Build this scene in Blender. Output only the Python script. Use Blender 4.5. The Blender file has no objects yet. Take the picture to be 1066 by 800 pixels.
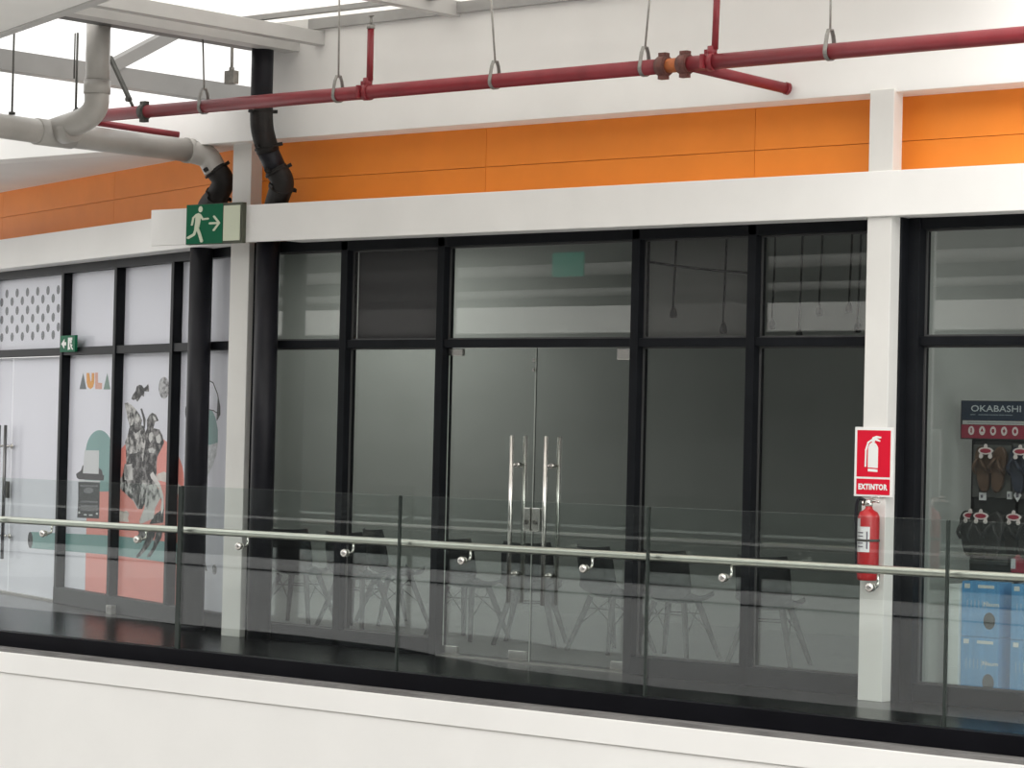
import bpy, bmesh, math, random
from mathutils import Vector, Matrix
random.seed(4)
S = bpy.context.scene
C = S.collection
PI = math.pi

# ------------------------------------------------------------------ camera model (metres; facade plane is y = 0, walkway floor z = 0)
W, H, F = 1066.0, 800.0, 2827.889
YAW, PITCH, ROLL = math.radians(40.89017602), math.radians(1.03158754), math.radians(1.33750984)
CAM = Vector((12.61492537, -14.86490578, 1.65157313))
fwd = Vector((-math.sin(YAW)*math.cos(PITCH), math.cos(YAW)*math.cos(PITCH), math.sin(PITCH)))
r0 = Vector((math.cos(YAW), math.sin(YAW), 0)); u0 = r0.cross(fwd)
rgt = math.cos(ROLL)*r0 + math.sin(ROLL)*u0
upv = -math.sin(ROLL)*r0 + math.cos(ROLL)*u0
cd = bpy.data.cameras.new('camera'); cam = bpy.data.objects.new('camera', cd); C.objects.link(cam)
cd.sensor_width = 36; cd.lens = F*36/W; cd.clip_end = 300
M = Matrix((rgt, upv, -fwd)).transposed().to_4x4(); M.translation = CAM
cam.matrix_world = M; S.camera = cam

def ray(x, y): return rgt*((x-W/2)/F) - upv*((y-H/2)/F) + fwd
def atY(x, y, Y):                       # survey: the point of the plane y = Y seen at a photo pixel
    d = ray(x, y); return CAM + d*((Y-CAM.y)/d.y)
def atZ(x, y, Z):
    d = ray(x, y); return CAM + d*((Z-CAM.z)/d.z)
def atX(x, y, X):
    d = ray(x, y); return CAM + d*((X-CAM.x)/d.x)
# the left facade turns away at ANG from the corner O
ANG = math.radians(18.3)
LO = Vector((-3.12, 0.07, 0)); LU = Vector((-math.cos(ANG), math.sin(ANG), 0)); LN = Vector((-math.sin(ANG), -math.cos(ANG), 0))
def atL(x, y, off=0.0):                 # (s, z) on the left facade plane moved off towards the walkway
    d = ray(x, y); o = LO + LN*off
    t = (o-CAM).dot(LN)/d.dot(LN); p = CAM + d*t
    return (p-o).dot(LU), p.z
def L3(s, z, off=0.0): return LO + LU*s + LN*off + Vector((0, 0, z))

# ------------------------------------------------------------------ materials
MATS = {}
def nodes(name):
    m = bpy.data.materials.new(name); m.use_nodes = True
    nt = m.node_tree; b = nt.nodes['Principled BSDF']
    return m, nt, b
def srgb(r, g, b):
    f = lambda c: (c/255/12.92) if c/255 <= .04045 else ((c/255+.055)/1.055)**2.4
    return (f(r), f(g), f(b), 1)
def mat(name, col, rough=.6, metal=0, var=.06, scale=3.0, bump=0, spec=.5, stretch=(1, 1, 1)):
    if name in MATS: return MATS[name]
    m, nt, b = nodes(name)
    b.inputs['Roughness'].default_value = rough; b.inputs['Metallic'].default_value = metal
    b.inputs['Specular IOR Level'].default_value = spec
    tc = nt.nodes.new('ShaderNodeTexCoord'); mp = nt.nodes.new('ShaderNodeMapping'); mp.inputs['Scale'].default_value = stretch
    nz = nt.nodes.new('ShaderNodeTexNoise'); nz.inputs['Scale'].default_value = scale; nz.inputs['Detail'].default_value = 5
    rp = nt.nodes.new('ShaderNodeValToRGB')
    rp.color_ramp.elements[0].position = .3; rp.color_ramp.elements[1].position = .7
    rp.color_ramp.elements[0].color = tuple(c*(1-var) for c in col[:3]) + (1,)
    rp.color_ramp.elements[1].color = tuple(min(1, c*(1+var)) for c in col[:3]) + (1,)
    nt.links.new(tc.outputs['Object'], mp.inputs['Vector']); nt.links.new(mp.outputs['Vector'], nz.inputs['Vector'])
    nt.links.new(nz.outputs['Fac'], rp.inputs['Fac']); nt.links.new(rp.outputs['Color'], b.inputs['Base Color'])
    if bump:
        bp = nt.nodes.new('ShaderNodeBump'); bp.inputs['Strength'].default_value = bump; bp.inputs['Distance'].default_value = .01
        n2 = nt.nodes.new('ShaderNodeTexNoise'); n2.inputs['Scale'].default_value = scale*8
        nt.links.new(mp.outputs['Vector'], n2.inputs['Vector']); nt.links.new(n2.outputs['Fac'], bp.inputs['Height'])
        nt.links.new(bp.outputs['Normal'], b.inputs['Normal'])
    MATS[name] = m; return m
def glass(name, tint, r0, rough=0.0, gloss=(1, 1, 1, 1), milk=0.0, milkcol=(.8, .82, .85, 1), kf=1.0):
    m, nt, b = nodes(name); nt.nodes.remove(b)
    out = nt.nodes['Material Output']
    tr = nt.nodes.new('ShaderNodeBsdfTransparent'); tr.inputs['Color'].default_value = tint
    gl = nt.nodes.new('ShaderNodeBsdfGlossy'); gl.inputs['Roughness'].default_value = rough; gl.inputs['Color'].default_value = gloss
    lw = nt.nodes.new('ShaderNodeLayerWeight'); lw.inputs['Blend'].default_value = .5
    pw = nt.nodes.new('ShaderNodeMath'); pw.operation = 'POWER'; pw.inputs[1].default_value = 5
    ml = nt.nodes.new('ShaderNodeMath'); ml.operation = 'MULTIPLY_ADD'; ml.inputs[1].default_value = (1-r0)*kf; ml.inputs[2].default_value = r0
    mx = nt.nodes.new('ShaderNodeMixShader')
    nt.links.new(lw.outputs['Facing'], pw.inputs[0]); nt.links.new(pw.outputs[0], ml.inputs[0]); nt.links.new(ml.outputs[0], mx.inputs[0])
    nt.links.new(gl.outputs[0], mx.inputs[2])
    if milk:
        df = nt.nodes.new('ShaderNodeBsdfDiffuse'); df.inputs['Color'].default_value = milkcol
        m2 = nt.nodes.new('ShaderNodeMixShader'); m2.inputs[0].default_value = milk
        nt.links.new(tr.outputs[0], m2.inputs[1]); nt.links.new(df.outputs[0], m2.inputs[2]); nt.links.new(m2.outputs[0], mx.inputs[1])
    else: nt.links.new(tr.outputs[0], mx.inputs[1])
    nt.links.new(mx.outputs[0], out.inputs['Surface']); return m
def engraving(name, lo, hi, scale, thr=.5):
    m, nt, b = nodes(name); b.inputs['Roughness'].default_value = .7; b.inputs['Specular IOR Level'].default_value = .12
    tc = nt.nodes.new('ShaderNodeTexCoord')
    nz = nt.nodes.new('ShaderNodeTexNoise'); nz.inputs['Scale'].default_value = scale; nz.inputs['Detail'].default_value = 6; nz.inputs['Roughness'].default_value = .65
    rp = nt.nodes.new('ShaderNodeValToRGB'); e = rp.color_ramp.elements
    e[0].position = thr-.07; e[0].color = lo; e[1].position = thr+.07; e[1].color = hi
    nt.links.new(tc.outputs['Object'], nz.inputs['Vector']); nt.links.new(nz.outputs['Fac'], rp.inputs['Fac']); nt.links.new(rp.outputs['Color'], b.inputs['Base Color'])
    return m

white = mat('white_plaster', (.88, .87, .845, 1), .75, var=.035, scale=1.3, bump=.05)
white_par = mat('white_parapet_paint', (.86, .85, .825, 1), .7, var=.03, scale=1.0, bump=.08)
wallwhite = mat('upper_wall_paint', (.80, .79, .77, 1), .8, var=.05, scale=.9, bump=.04)
steelwhite = mat('painted_steel_white', (.66, .66, .65, 1), .5, var=.04)
steelgrey = mat('painted_steel_grey', (.34, .335, .325, 1), .5, var=.08, scale=4)
colwhite = mat('column_paint', (.72, .71, .68, 1), .6, var=.06, scale=2.5, stretch=(1, 1, .4))
orange = mat('orange_panel_board', (.95, .285, .028, 1), .55, var=.05, scale=2.2)
frame = mat('black_aluminium', (.009, .010, .012, 1), .42, var=.15, scale=6, spec=.12)
blackpipe = mat('black_painted_pipe', (.012, .012, .016, 1), .42, var=.2, scale=5, spec=.25)
rubber = mat('dark_rubber', (.018, .016, .015, 1), .55, var=.3, scale=9, bump=.2, spec=.25)
pvc = mat('grey_pvc', (.46, .44, .41, 1), .35, var=.10, scale=4)
red = mat('red_pipe_paint', (.235, .022, .030, 1), .42, var=.12, scale=6)
orangecoup = mat('rust_orange_primer', (.42, .12, .035, 1), .6, var=.3, scale=20)
rust = mat('coupling_iron', (.13, .045, .035, 1), .6, var=.35, scale=25)
zinc = mat('galvanised_rod', (.30, .29, .27, 1), .45, .6, var=.2, scale=20)
darksteel = mat('dark_brace_steel', (.07, .068, .06, 1), .6, .2, var=.3, scale=12)
chrome = mat('brushed_stainless', (.72, .70, .66, 1), .22, 1, var=.05, scale=10, stretch=(1, 8, 8))
rail_steel = mat('satin_stainless_rail', (.86, .84, .77, 1), .30, 1, var=.03, scale=10)
granite = mat('black_granite_tile', (.014, .014, .015, 1), .24, var=.4, scale=14, spec=.42)
blackedge = mat('black_edge_channel', (.005, .005, .007, 1), .45, var=.2, spec=.1)
ledgegrey = mat('shaded_weathered_ledge', (.17, .165, .16, 1), .8, var=.35, scale=5, stretch=(.5, 3, 1))  # grey mixes real dirt with the shade lying on the ledge
glass_shop = glass('shop_glass', (.86, .885, .875, 1), .075)
glass_dull = glass('unreflecting_transom_glass', (.80, .80, .80, 1), .008, milk=.04, milkcol=(.5, .5, .5, 1))  # reflections cut from the glass in place of tilting these panes
glass_rail = glass('balustrade_glass', (.93, .955, .945, 1), .045, milk=.003, milkcol=(.75, .8, .79, 1))
glass_edge = mat('glass_edge_green', (.62, .66, .61, 1), .25, var=.1)
glass_edge_dark = mat('glass_joint_dark', (.03, .038, .034, 1), .25, var=.1)
film = mat('white_vinyl_film', (.70, .71, .76, 1), .55, var=.02, scale=2)
dotgrey = mat('grey_dot_print', (.19, .20, .21, 1), .7, var=.2, scale=60, spec=.15)
teal = mat('teal_print', (.19, .345, .325, 1), .6, var=.05, spec=.15)
coral = mat('coral_print', (.80, .30, .25, 1), .6, var=.05, spec=.15)
engr_d = engraving('engraving_dark', (.010, .010, .010, 1), (.26, .25, .24, 1), 13, .54)
engr_m = engraving('engraving_mid', (.018, .018, .018, 1), (.60, .59, .56, 1), 11, .50)
engr_l = engraving('engraving_light', (.10, .10, .10, 1), (.60, .60, .57, 1), 8, .40)
moon_m = engraving('engraving_moon', (.13, .13, .13, 1), (.5, .5, .5, 1), 20, .5)
blackprint = mat('black_print', (.014, .014, .016, 1), .5, var=.3, scale=30, spec=.15)
paperprint = mat('pale_paper_print', (.56, .585, .58, 1), .6, var=.02)
letter_g = mat('letter_slate', (.13, .155, .16, 1), .6, spec=.15)
letter_y = mat('letter_ochre', (.72, .33, .055, 1), .6, spec=.15)
letter_p = mat('letter_pink', (.66, .37, .28, 1), .6, spec=.15)
letter_e = mat('letter_green', (.17, .26, .215, 1), .6, spec=.15)
signgreen = mat('safety_green', (.004, .125, .058, 1), .5, var=.04, spec=.15)
signpale = mat('pale_luminous', (.67, .71, .55, 1), .5, var=.03)
signwhite = mat('sign_white', (.82, .82, .80, 1), .5, var=.02)
signred = mat('sign_red', (.66, .012, .035, 1), .4, var=.04, spec=.15)
extred = mat('extinguisher_red', (.42, .012, .016, 1), .28, var=.06)
label_w = mat('paper_label', (.72, .71, .72, 1), .6, var=.05, scale=30)
label_g = mat('silver_label', (.50, .50, .50, 1), .4, var=.08, scale=30)
inkgrey = mat('ink_grey', (.16, .14, .18, 1), .6)
int_wall = mat('interior_wall', (.42, .43, .41, 1), .8, var=.08, scale=.8)
int_floor = mat('interior_floor', (.30, .30, .29, 1), .35, var=.1, scale=1.2)
int_ceil = mat('interior_ceiling', (.20, .20, .20, 1), .9, var=.05)
panelgrey = mat('grey_board', (.055, .055, .057, 1), .8, var=.05)
chairblk = mat('charcoal_chair_shell', (.022, .022, .023, 1), .5, var=.15)
legdark = mat('dark_leg', (.03, .028, .026, 1), .5, var=.2)
opp_dark = mat('opposite_shopfront', (.075, .08, .08, 1), .5, var=.5, scale=.7, stretch=(1, 1, 3))
opp_grey = mat('opposite_ceiling_void', (.10, .10, .098, 1), .8, var=.6, scale=.6, stretch=(.3, 1, 4))
navy = mat('sign_navy', (.018, .032, .060, 1), .5, var=.05)
crimson = mat('sign_crimson', (.30, .018, .045, 1), .5, var=.05)
lettergrey = mat('letter_silver', (.55, .58, .60, 1), .5)
rackdark = mat('rack_dark', (.018, .019, .018, 1), .6, var=.1)
rackboard = mat('rack_board', (.085, .085, .078, 1), .7, var=.1)
brown = mat('brown_foam', (.095, .052, .030, 1), .55, var=.15, scale=12)
navyfoam = mat('navy_foam', (.022, .028, .048, 1), .55, var=.15, scale=12)
blackfoam = mat('black_foam', (.022, .020, .019, 1), .5, var=.15, scale=12)
tagpink = mat('tag_white', (.75, .66, .64, 1), .5)
tagred = mat('tag_red', (.36, .03, .06, 1), .5)
boxblue = mat('blue_carton', (.17, .44, .80, 1), .5, var=.12, scale=6, stretch=(6, 6, .3))
boxwhite = mat('white_carton', (.92, .92, .90, 1), .6, var=.04)
holegrey = mat('carton_hole', (.05, .05, .05, 1), .8)
greenlens = mat('reflected_sign_green', (.03, .35, .25, 1), .5)
atrium = mat('bounce_floor_pale', (.50, .49, .47, 1), .5, var=.08, scale=.5)

def skyglass(name):
    m, nt, b = nodes(name); out = nt.nodes['Material Output']
    b.inputs['Base Color'].default_value = (.9, .88, .85, 1); b.inputs['Roughness'].default_value = .6
    tl = nt.nodes.new('ShaderNodeBsdfTranslucent'); tl.inputs['Color'].default_value = (.97, .96, .94, 1)
    mx = nt.nodes.new('ShaderNodeMixShader'); mx.inputs[0].default_value = .85
    nt.links.new(b.outputs[0], mx.inputs[1]); nt.links.new(tl.outputs[0], mx.inputs[2]); nt.links.new(mx.outputs[0], out.inputs['Surface'])
    return m
roofsheet = skyglass('translucent_roof_sheet')

# ------------------------------------------------------------------ mesh helpers (all in world coordinates unless raw)
def new(): return bmesh.new()
def obox(bm, o, ax, ay, az, ra, rb, rc, bevel=0):
    vs = []
    for c in rc:
        for b in rb:
            for a in ra: vs.append(bm.verts.new(o + ax*a + ay*b + az*c))
    fs = [(0, 2, 3, 1), (4, 5, 7, 6), (0, 1, 5, 4), (2, 6, 7, 3), (0, 4, 6, 2), (1, 3, 7, 5)]
    faces = [bm.faces.new([vs[i] for i in f]) for f in fs]
    if bevel:
        es = set(e for f in faces for e in f.edges)
        bmesh.ops.bevel(bm, geom=list(es), offset=bevel, segments=2, affect='EDGES', profile=.6)
    return faces
EX, EY, EZ = Vector((1, 0, 0)), Vector((0, 1, 0)), Vector((0, 0, 1))
def box(bm, x0, x1, y0, y1, z0, z1, bevel=0):
    return obox(bm, Vector((0, 0, 0)), EX, EY, EZ, sorted((x0, x1)), sorted((y0, y1)), sorted((z0, z1)), bevel)
def lbox(bm, s0, s1, n0, n1, z0, z1, bevel=0):      # on the left facade
    return obox(bm, LO, LU, LN, EZ, sorted((s0, s1)), sorted((n0, n1)), sorted((z0, z1)), bevel)
def tube(bm, pts, r, seg=16, caps=True):
    pts = [Vector(p) for p in pts]; n = len(pts); rr = r if isinstance(r, (list, tuple)) else [r]*n
    rings = []; prev = None
    for i, p in enumerate(pts):
        t = (pts[min(i+1, n-1)] - pts[max(i-1, 0)]).normalized()
        if prev is None: a = t.orthogonal().normalized()
        else: a = (prev - t*prev.dot(t)).normalized()
        prev = a; b = t.cross(a)
        rings.append([bm.verts.new(p + (a*math.cos(2*PI*k/seg) + b*math.sin(2*PI*k/seg))*rr[i]) for k in range(seg)])
    for i in range(n-1):
        for k in range(seg):
            f = bm.faces.new([rings[i][k], rings[i][(k+1) % seg], rings[i+1][(k+1) % seg], rings[i+1][k]]); f.smooth = True
    if caps:
        bm.faces.new(rings[0][::-1]); bm.faces.new(rings[-1])
def smooth_path(pts, k=7):
    pts = [Vector(p) for p in pts]; q = [pts[0]*2-pts[1]] + pts + [pts[-1]*2-pts[-2]]; out = []
    for i in range(1, len(q)-2):
        for j in range(k):
            t = j/k; a, b, c, d = q[i-1], q[i], q[i+1], q[i+2]
            out.append(.5*((2*b)+(c-a)*t+(2*a-5*b+4*c-d)*t*t+(3*b-a-3*c+d)*t**3))
    out.append(pts[-1]); return out
def fillet(pts, r, k=7):                            # straight runs joined by round bends
    pts = [Vector(p) for p in pts]; out = [pts[0]]
    for i in range(1, len(pts)-1):
        a, b, c = pts[i-1], pts[i], pts[i+1]
        d1 = min(r, (a-b).length*.48); d2 = min(r, (c-b).length*.48)
        p0 = b + (a-b).normalized()*d1; p1 = b + (c-b).normalized()*d2
        for j in range(k+1):
            t = j/k; out.append((1-t)**2*p0 + 2*t*(1-t)*b + t*t*p1)
    out.append(pts[-1]); return out
def lathe(bm, o, prof, seg=24, axis=EZ):
    a = axis.orthogonal().normalized(); b = axis.cross(a); rings = []
    for r, h in prof:
        rings.append([bm.verts.new(o + axis*h + (a*math.cos(2*PI*k/seg)+b*math.sin(2*PI*k/seg))*max(r, 1e-4)) for k in range(seg)])
    for i in range(len(rings)-1):
        for k in range(seg):
            f = bm.faces.new([rings[i][k], rings[i][(k+1) % seg], rings[i+1][(k+1) % seg], rings[i+1][k]]); f.smooth = True
    bm.faces.new(rings[0][::-1]); bm.faces.new(rings[-1])
def prism(bm, pts, nrm, d):                         # flat outline pts extruded by d along nrm
    pts = [Vector(p) for p in pts]
    a = [bm.verts.new(p) for p in pts]; b = [bm.verts.new(p + nrm*d) for p in pts]; n = len(pts)
    try:
        fs = [bm.faces.new(a[::-1]), bm.faces.new(b)]
        for i in range(n): bm.faces.new([a[i], a[(i+1) % n], b[(i+1) % n], b[i]])
    except ValueError: pass
def sphere(bm, c, r, sc=(1, 1, 1)):
    m = Matrix.Translation(c) @ Matrix.Diagonal((r*sc[0], r*sc[1], r*sc[2], 1))
    res = bmesh.ops.create_uvsphere(bm, u_segments=16, v_segments=10, radius=1, matrix=m)
    for v in res['verts']:
        for f in v.link_faces: f.smooth = True

def wloc(p):
    v = Vector((0, 0, 0))
    while p is not None: v = v + p.location; p = p.parent
    return v
def obj(name, bm, m, parent=None, raw=False, mats=None):
    bmesh.ops.recalc_face_normals(bm, faces=bm.faces[:])
    me = bpy.data.meshes.new(name)
    o = bpy.data.objects.new(name, me)
    if parent is not None:
        if not raw:
            bmesh.ops.translate(bm, verts=bm.verts[:], vec=-wloc(parent))
        o.parent = parent
    elif not raw and len(bm.verts):
        xs = [v.co.x for v in bm.verts]; ys = [v.co.y for v in bm.verts]; zs = [v.co.z for v in bm.verts]
        c = Vector(((min(xs)+max(xs))/2, (min(ys)+max(ys))/2, min(zs)))
        bmesh.ops.translate(bm, verts=bm.verts[:], vec=-c); o.location = c
    bm.to_mesh(me); bm.free(); me.materials.append(m)
    for x in (mats or []): me.materials.append(x)
    C.objects.link(o); return o
def tag(o, label, cat, group=None):
    o['label'] = label; o['category'] = cat
    if group: o['group'] = group
    return o
def thing(name, label, cat, loc=(0, 0, 0), group=None):
    o = bpy.data.objects.new(name, None); o.empty_display_size = .1; C.objects.link(o); o.location = loc
    return tag(o, label, cat, group)
def struct(name, bm, m, label, cat='structure', mats=None):
    o = obj(name, bm, m, mats=mats); o['kind'] = 'structure'; o['label'] = label; o['category'] = cat; return o
def sroot(name, label, cat, loc):
    o = thing(name, label, cat, loc); o['kind'] = 'structure'; return o
def plate(name, b, m, label, cat='structure'):
    bm = new(); box(bm, *b); return struct(name, bm, m, label, cat)
def text_mesh(bm, s, c, right, up, nrm, w, h, depth=.002, bold=0.0, spacing=1.0):
    cu = bpy.data.curves.new('t', 'FONT'); cu.body = s; cu.size = 1; cu.offset = bold; cu.space_character = spacing; cu.resolution_u = 3
    to = bpy.data.objects.new('t', cu); C.objects.link(to)
    me = bpy.data.meshes.new_from_object(to.evaluated_get(bpy.context.evaluated_depsgraph_get()))
    C.objects.unlink(to); bpy.data.objects.remove(to); bpy.data.curves.remove(cu)
    xs = [v.co.x for v in me.vertices]; ys = [v.co.y for v in me.vertices]
    x0, x1, y0, y1 = min(xs), max(xs), min(ys), max(ys)
    vs = []
    for v in me.vertices:
        a = (v.co.x-(x0+x1)/2)/(x1-x0)*w; b = (v.co.y-(y0+y1)/2)/(y1-y0)*h
        vs.append(bm.verts.new(c + right*a + up*b + nrm*depth))
    for p in me.polygons:
        try: bm.faces.new([vs[i] for i in p.vertices])
        except ValueError: pass
    bpy.data.meshes.remove(me)
def copy_tree(root, loc, rotz=0):
    r = root.copy(); C.objects.link(r); r.location = loc; r.rotation_euler = (0, 0, rotz)
    for ch in list(root.children):
        c = ch.copy(); C.objects.link(c); c.parent = r
        for g in list(ch.children):
            d = g.copy(); C.objects.link(d); d.parent = c
    return r

# ------------------------------------------------------------------ floors, parapet, walkway edge
ZT, ZG = 2.30, 3.015            # transom centre, top of the upper panes
RAILY = -1.2476
bm = new()
pts = [(-11, RAILY+.05), (7.5, RAILY+.05), (7.5, .25), (-3.0, .25)] + [tuple((LO+LU*s+LN*(-.15))[:2]) for s in (0.0, 8.3)]
prism(bm, [Vector((x, y, -.20)) for x, y in pts], EZ, .20)
struct('floor', bm, granite, 'glossy black tiled walkway floor between shopfronts and glass balustrade', 'floor')
bm = new(); box(bm, -11, 7.5, RAILY-.055, RAILY+.049, -.115, 0.0, .004)
struct('trim_1', bm, blackedge, 'black edge channel carrying the glass balustrade', 'edge trim')
bm = new(); box(bm, -11, 7.5, RAILY-.20, RAILY+.2, -.16, -.116)
struct('trim_2', bm, ledgegrey, 'grey weathered ledge strip, shade in its colour, below the black edge channel', 'ledge')
PF = RAILY-.20
zc = atY(400, 747.5, PF).z
bm = new(); box(bm, -11, 7.5, PF-.012, PF+.2, zc, -.140, .006)
struct('trim_3', bm, white_par, 'white coping band running along the top of parapet', 'coping')
bm = new(); box(bm, -11, 7.5, PF+.006, PF+.22, -3.9, zc-.004)
struct('wall_parapet', bm, white_par, 'plain white parapet wall under the walkway', 'wall')
plate('floor_bounce', (-14, 16, -18, 3, -4.0, -3.9), atrium, 'unseen pale floor added far below the walkway to bounce light', 'floor')  # unseen floor, added pale to bounce light upward

# ------------------------------------------------------------------ main facade: beams, fascia, cladding
BX0 = -3.875
bm = new(); box(bm, BX0, 7.5, -.30, -.272, 3.085, 3.375, .006)
struct('beam_front', bm, white, 'long white beam above the grey shop windows, end cut square', 'beam')
def zline(Y, pts): return sum(atY(x, y, Y).z for x, y in pts)/len(pts)
FZ0 = zline(-.25, [(320, 143), (700, 113), (1066, 84.5)])
FT = atY(320, 108.5, -.25).z
bm = new(); box(bm, -10.5, 7.5, -.25, .0, FZ0, FT, .005)
struct('beam_fascia', bm, white, 'wide white fascia beam above the orange cladding', 'beam')
bm = new(); box(bm, -2.64, 7.5, -.20, .0, FT, 5.6)
struct('wall_upper', bm, wallwhite, 'white upper wall behind the red sprinkler pipe', 'wall')
SEAM = zline(0, [(320, 186), (700, 162), (1066, 139)])
cx0, cx1 = atY(506, 160, 0).x, atY(786, 140, 0).x
xs = [-3.1, cx0, cx1, 2*cx1-cx0, 3*cx1-2*cx0, 7.5]
n = 0
for i in range(len(xs)-1):
    for z0, z1, w in ((3.2, SEAM, 'lower'), (SEAM, FZ0+.1, 'upper')):
        bm = new(); box(bm, xs[i]+.002, xs[i+1]-.002, -.0, .03, z0+.002, z1-.002)
        n += 1
        o = struct('wall_cladding_%d' % n, bm, orange, 'flat orange cladding panel, %s row, panel %d counted from the corner column' % (w, i+1), 'cladding panel')
        o['group'] = 'orange cladding panels on main facade'
plate('wall_backing', (-3.1, 7.5, .03, .12, 3.05, 4.1), mat('seam_backing', (.22, .06, .01, 1), .8), 'dark backing showing in the cladding seams', 'wall')  # dark orange backing behind the panel gaps

bm = new(); box(bm, -2.38, 7.5, -.271, -.02, 3.087, 3.373); struct('beam_soffit', bm, white, 'white underside of the long front beam above the glass', 'beam')
# columns
c1 = atY(903, 231, -.27).x; c2 = atY(928, 231, -.27).x
bm = new(); box(bm, c1, c2, -.27, -.165, 0, FZ0+.02, .004)
struct('column_right', bm, colwhite, 'slim white column carrying the fire extinguisher and red sign', 'column')
bm = new(); box(bm, -3.125, -2.915, -.12, .06, 0, FZ0+.02, .004)
struct('column_corner', bm, colwhite, 'slim white column at the corner between both shopfronts', 'column')

# ------------------------------------------------------------------ main shopfront frame
tn = [10]
def trim(bm, label, m=frame):
    tn[0] += 1; return struct('trim_%d' % tn[0], bm, m, label, 'frame trim')
MX = [-1.913, -.915, .915, 1.907]
XL, XR = -2.905, c1+.0
FY0, FY1 = -.075, .045
for X, lb in zip(MX, ('first black mullion right of the black downpipe', 'black mullion on the hinge side of left glass door leaf', 'black mullion on the hinge side of right glass door leaf', 'black mullion between the two panes next to extinguisher column')):
    bm = new(); box(bm, X-.035, X+.035, FY0, FY1, 0, 3.085, .004); trim(bm, lb)
bm = new(); box(bm, XL, XL+.12, FY0, FY1, 0, 3.085, .004); trim(bm, 'black jamb beside the corner column')
bm = new(); box(bm, XR-.03, c2+.015, -.165, .05, 0, 3.085, .004); trim(bm, 'black steel post behind the extinguisher column')
bm = new(); box(bm, XL, XR, -.06, .045, ZT-.03, ZT+.03, .004); trim(bm, 'black transom bar across the grey shopfront')
bm = new(); box(bm, XL, XR, FY0, .045, ZG, 3.10, .004); trim(bm, 'black head rail under the white front beam')
bm = new(); box(bm, XL, -.95, FY0, .045, .004, .125, .004); trim(bm, 'black sill rail left of the glass doors')
bm = new(); box(bm, .95, XR, FY0, .045, .004, .125, .004); trim(bm, 'black sill rail right of the glass doors')
# right bay
RX0 = c2+.015; RX1 = 5.15
bm = new(); box(bm, RX0-.01, RX0+.085, -.09, .045, 0, 3.085, .004); trim(bm, 'black jamb of the shoe shop window')
bm = new(); box(bm, RX0, 7.5, -.06, .045, ZT-.03, ZT+.03, .004); trim(bm, 'black transom bar of the shoe shop window')
bm = new(); box(bm, RX0, 7.5, FY0, .045, ZG, 3.10, .004); trim(bm, 'black head rail of the shoe shop window')
bm = new(); box(bm, RX0, 7.5, FY0, .045, .004, .115, .004); trim(bm, 'black sill rail of the shoe shop window')
bm = new(); box(bm, RX1, RX1+.07, FY0, .045, 0, 3.085, .004); trim(bm, 'black mullion at the far end of shoe shop window')

wn = [0]
def window(x0, x1, z0, z1, label, m=glass_shop, y=.0):
    wn[0] += 1
    r = sroot('window_%d' % wn[0], label, 'window', ((x0+x1)/2, y, z0))
    bm = new(); box(bm, x0, x1, y-.004, y+.004, z0, z1); obj('pane', bm, m, r)
    bm = new(); b = .012
    for q in ((x0, x0+b, z0, z1), (x1-b, x1, z0, z1), (x0+b, x1-b, z0, z0+b), (x0+b, x1-b, z1-b, z1)):
        box(bm, q[0], q[1], y-.014, y-.004, q[2], q[3])
    obj('glazing_bead', bm, mat('grey_bead', (.10, .10, .10, 1), .4, .5), r); return r
zb, zl, zu = .125, ZT-.03, ZT+.03
window(XL+.12, MX[0]-.035, zb, zl, 'lower grey glass pane next to the black downpipe')
window(MX[0]+.035, MX[1]-.035, zb, zl, 'lower grey glass pane left of the glass doors')
window(MX[2]+.035, MX[3]-.035, zb, zl, 'lower dark glass pane right of the glass doors')
window(MX[3]+.035, XR-.03, zb, zl, 'lower dark glass pane beside the extinguisher column')
window(XL+.12, MX[0]-.035, zu, ZG, 'upper glass pane next to the black downpipe')
window(MX[0]+.035, MX[1]-.035, zu, ZG, 'upper plain grey pane without reflections', glass_dull)
window(MX[1]+.035, MX[2]-.035, zu, ZG, 'wide upper glass pane over the double doors')
window(MX[2]+.035, MX[3]-.035, zu, ZG, 'upper dark pane with two hanging cords behind it', glass_dull)
window(MX[3]+.035, XR-.03, zu, ZG, 'upper glass pane beside the extinguisher column')
window(RX0+.085, RX1, .115, zl, 'large lower window pane of the shoe shop')
window(RX0+.085, RX1, zu, ZG, 'upper window pane of the shoe shop')
bm = new(); box(bm, MX[0]+.03, MX[1]-.03, .06, .08, zu, ZG)
tag(obj('blanking_board', bm, panelgrey), 'plain dark grey board closing the second upper pane', 'board')

# ------------------------------------------------------------------ double glass doors
def handle(parent, hx, z0, z1, y=0.0, gap=.075, m=chrome):
    o = thing_part = None
    bm = new()
    tube(bm, [(hx, y-gap, z0), (hx, y-gap, z1)], .016, 14)
    tube(bm, [(hx, y+gap, z0), (hx, y+gap, z1)], .016, 14)
    h = obj('pull_handle', bm, m, parent)
    for zz in (z0+(z1-z0)*.175, z0+(z1-z0)*.825):
        b2 = new(); tube(b2, [(hx, y-gap, zz), (hx, y+gap, zz)], .010, 10); tube(b2, [(hx, y-.02, zz), (hx, y+.02, zz)], .02, 12)
        obj('standoff', b2, m, h)
dz0, dz1 = .012, ZT-.035
xm = (atY(558, 360, 0).x + atY(553, 650, 0).x)/2
hl = atY(539.5, 482, 0); hr = atY(575, 482, 0)
hz1 = atY(533, 453.6, -.075).z; hz0 = atY(527, 628, -.075).z
dr = sroot('door_1', 'frameless double glass door with long steel pull handles', 'door', (0, 0, 0))
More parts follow.
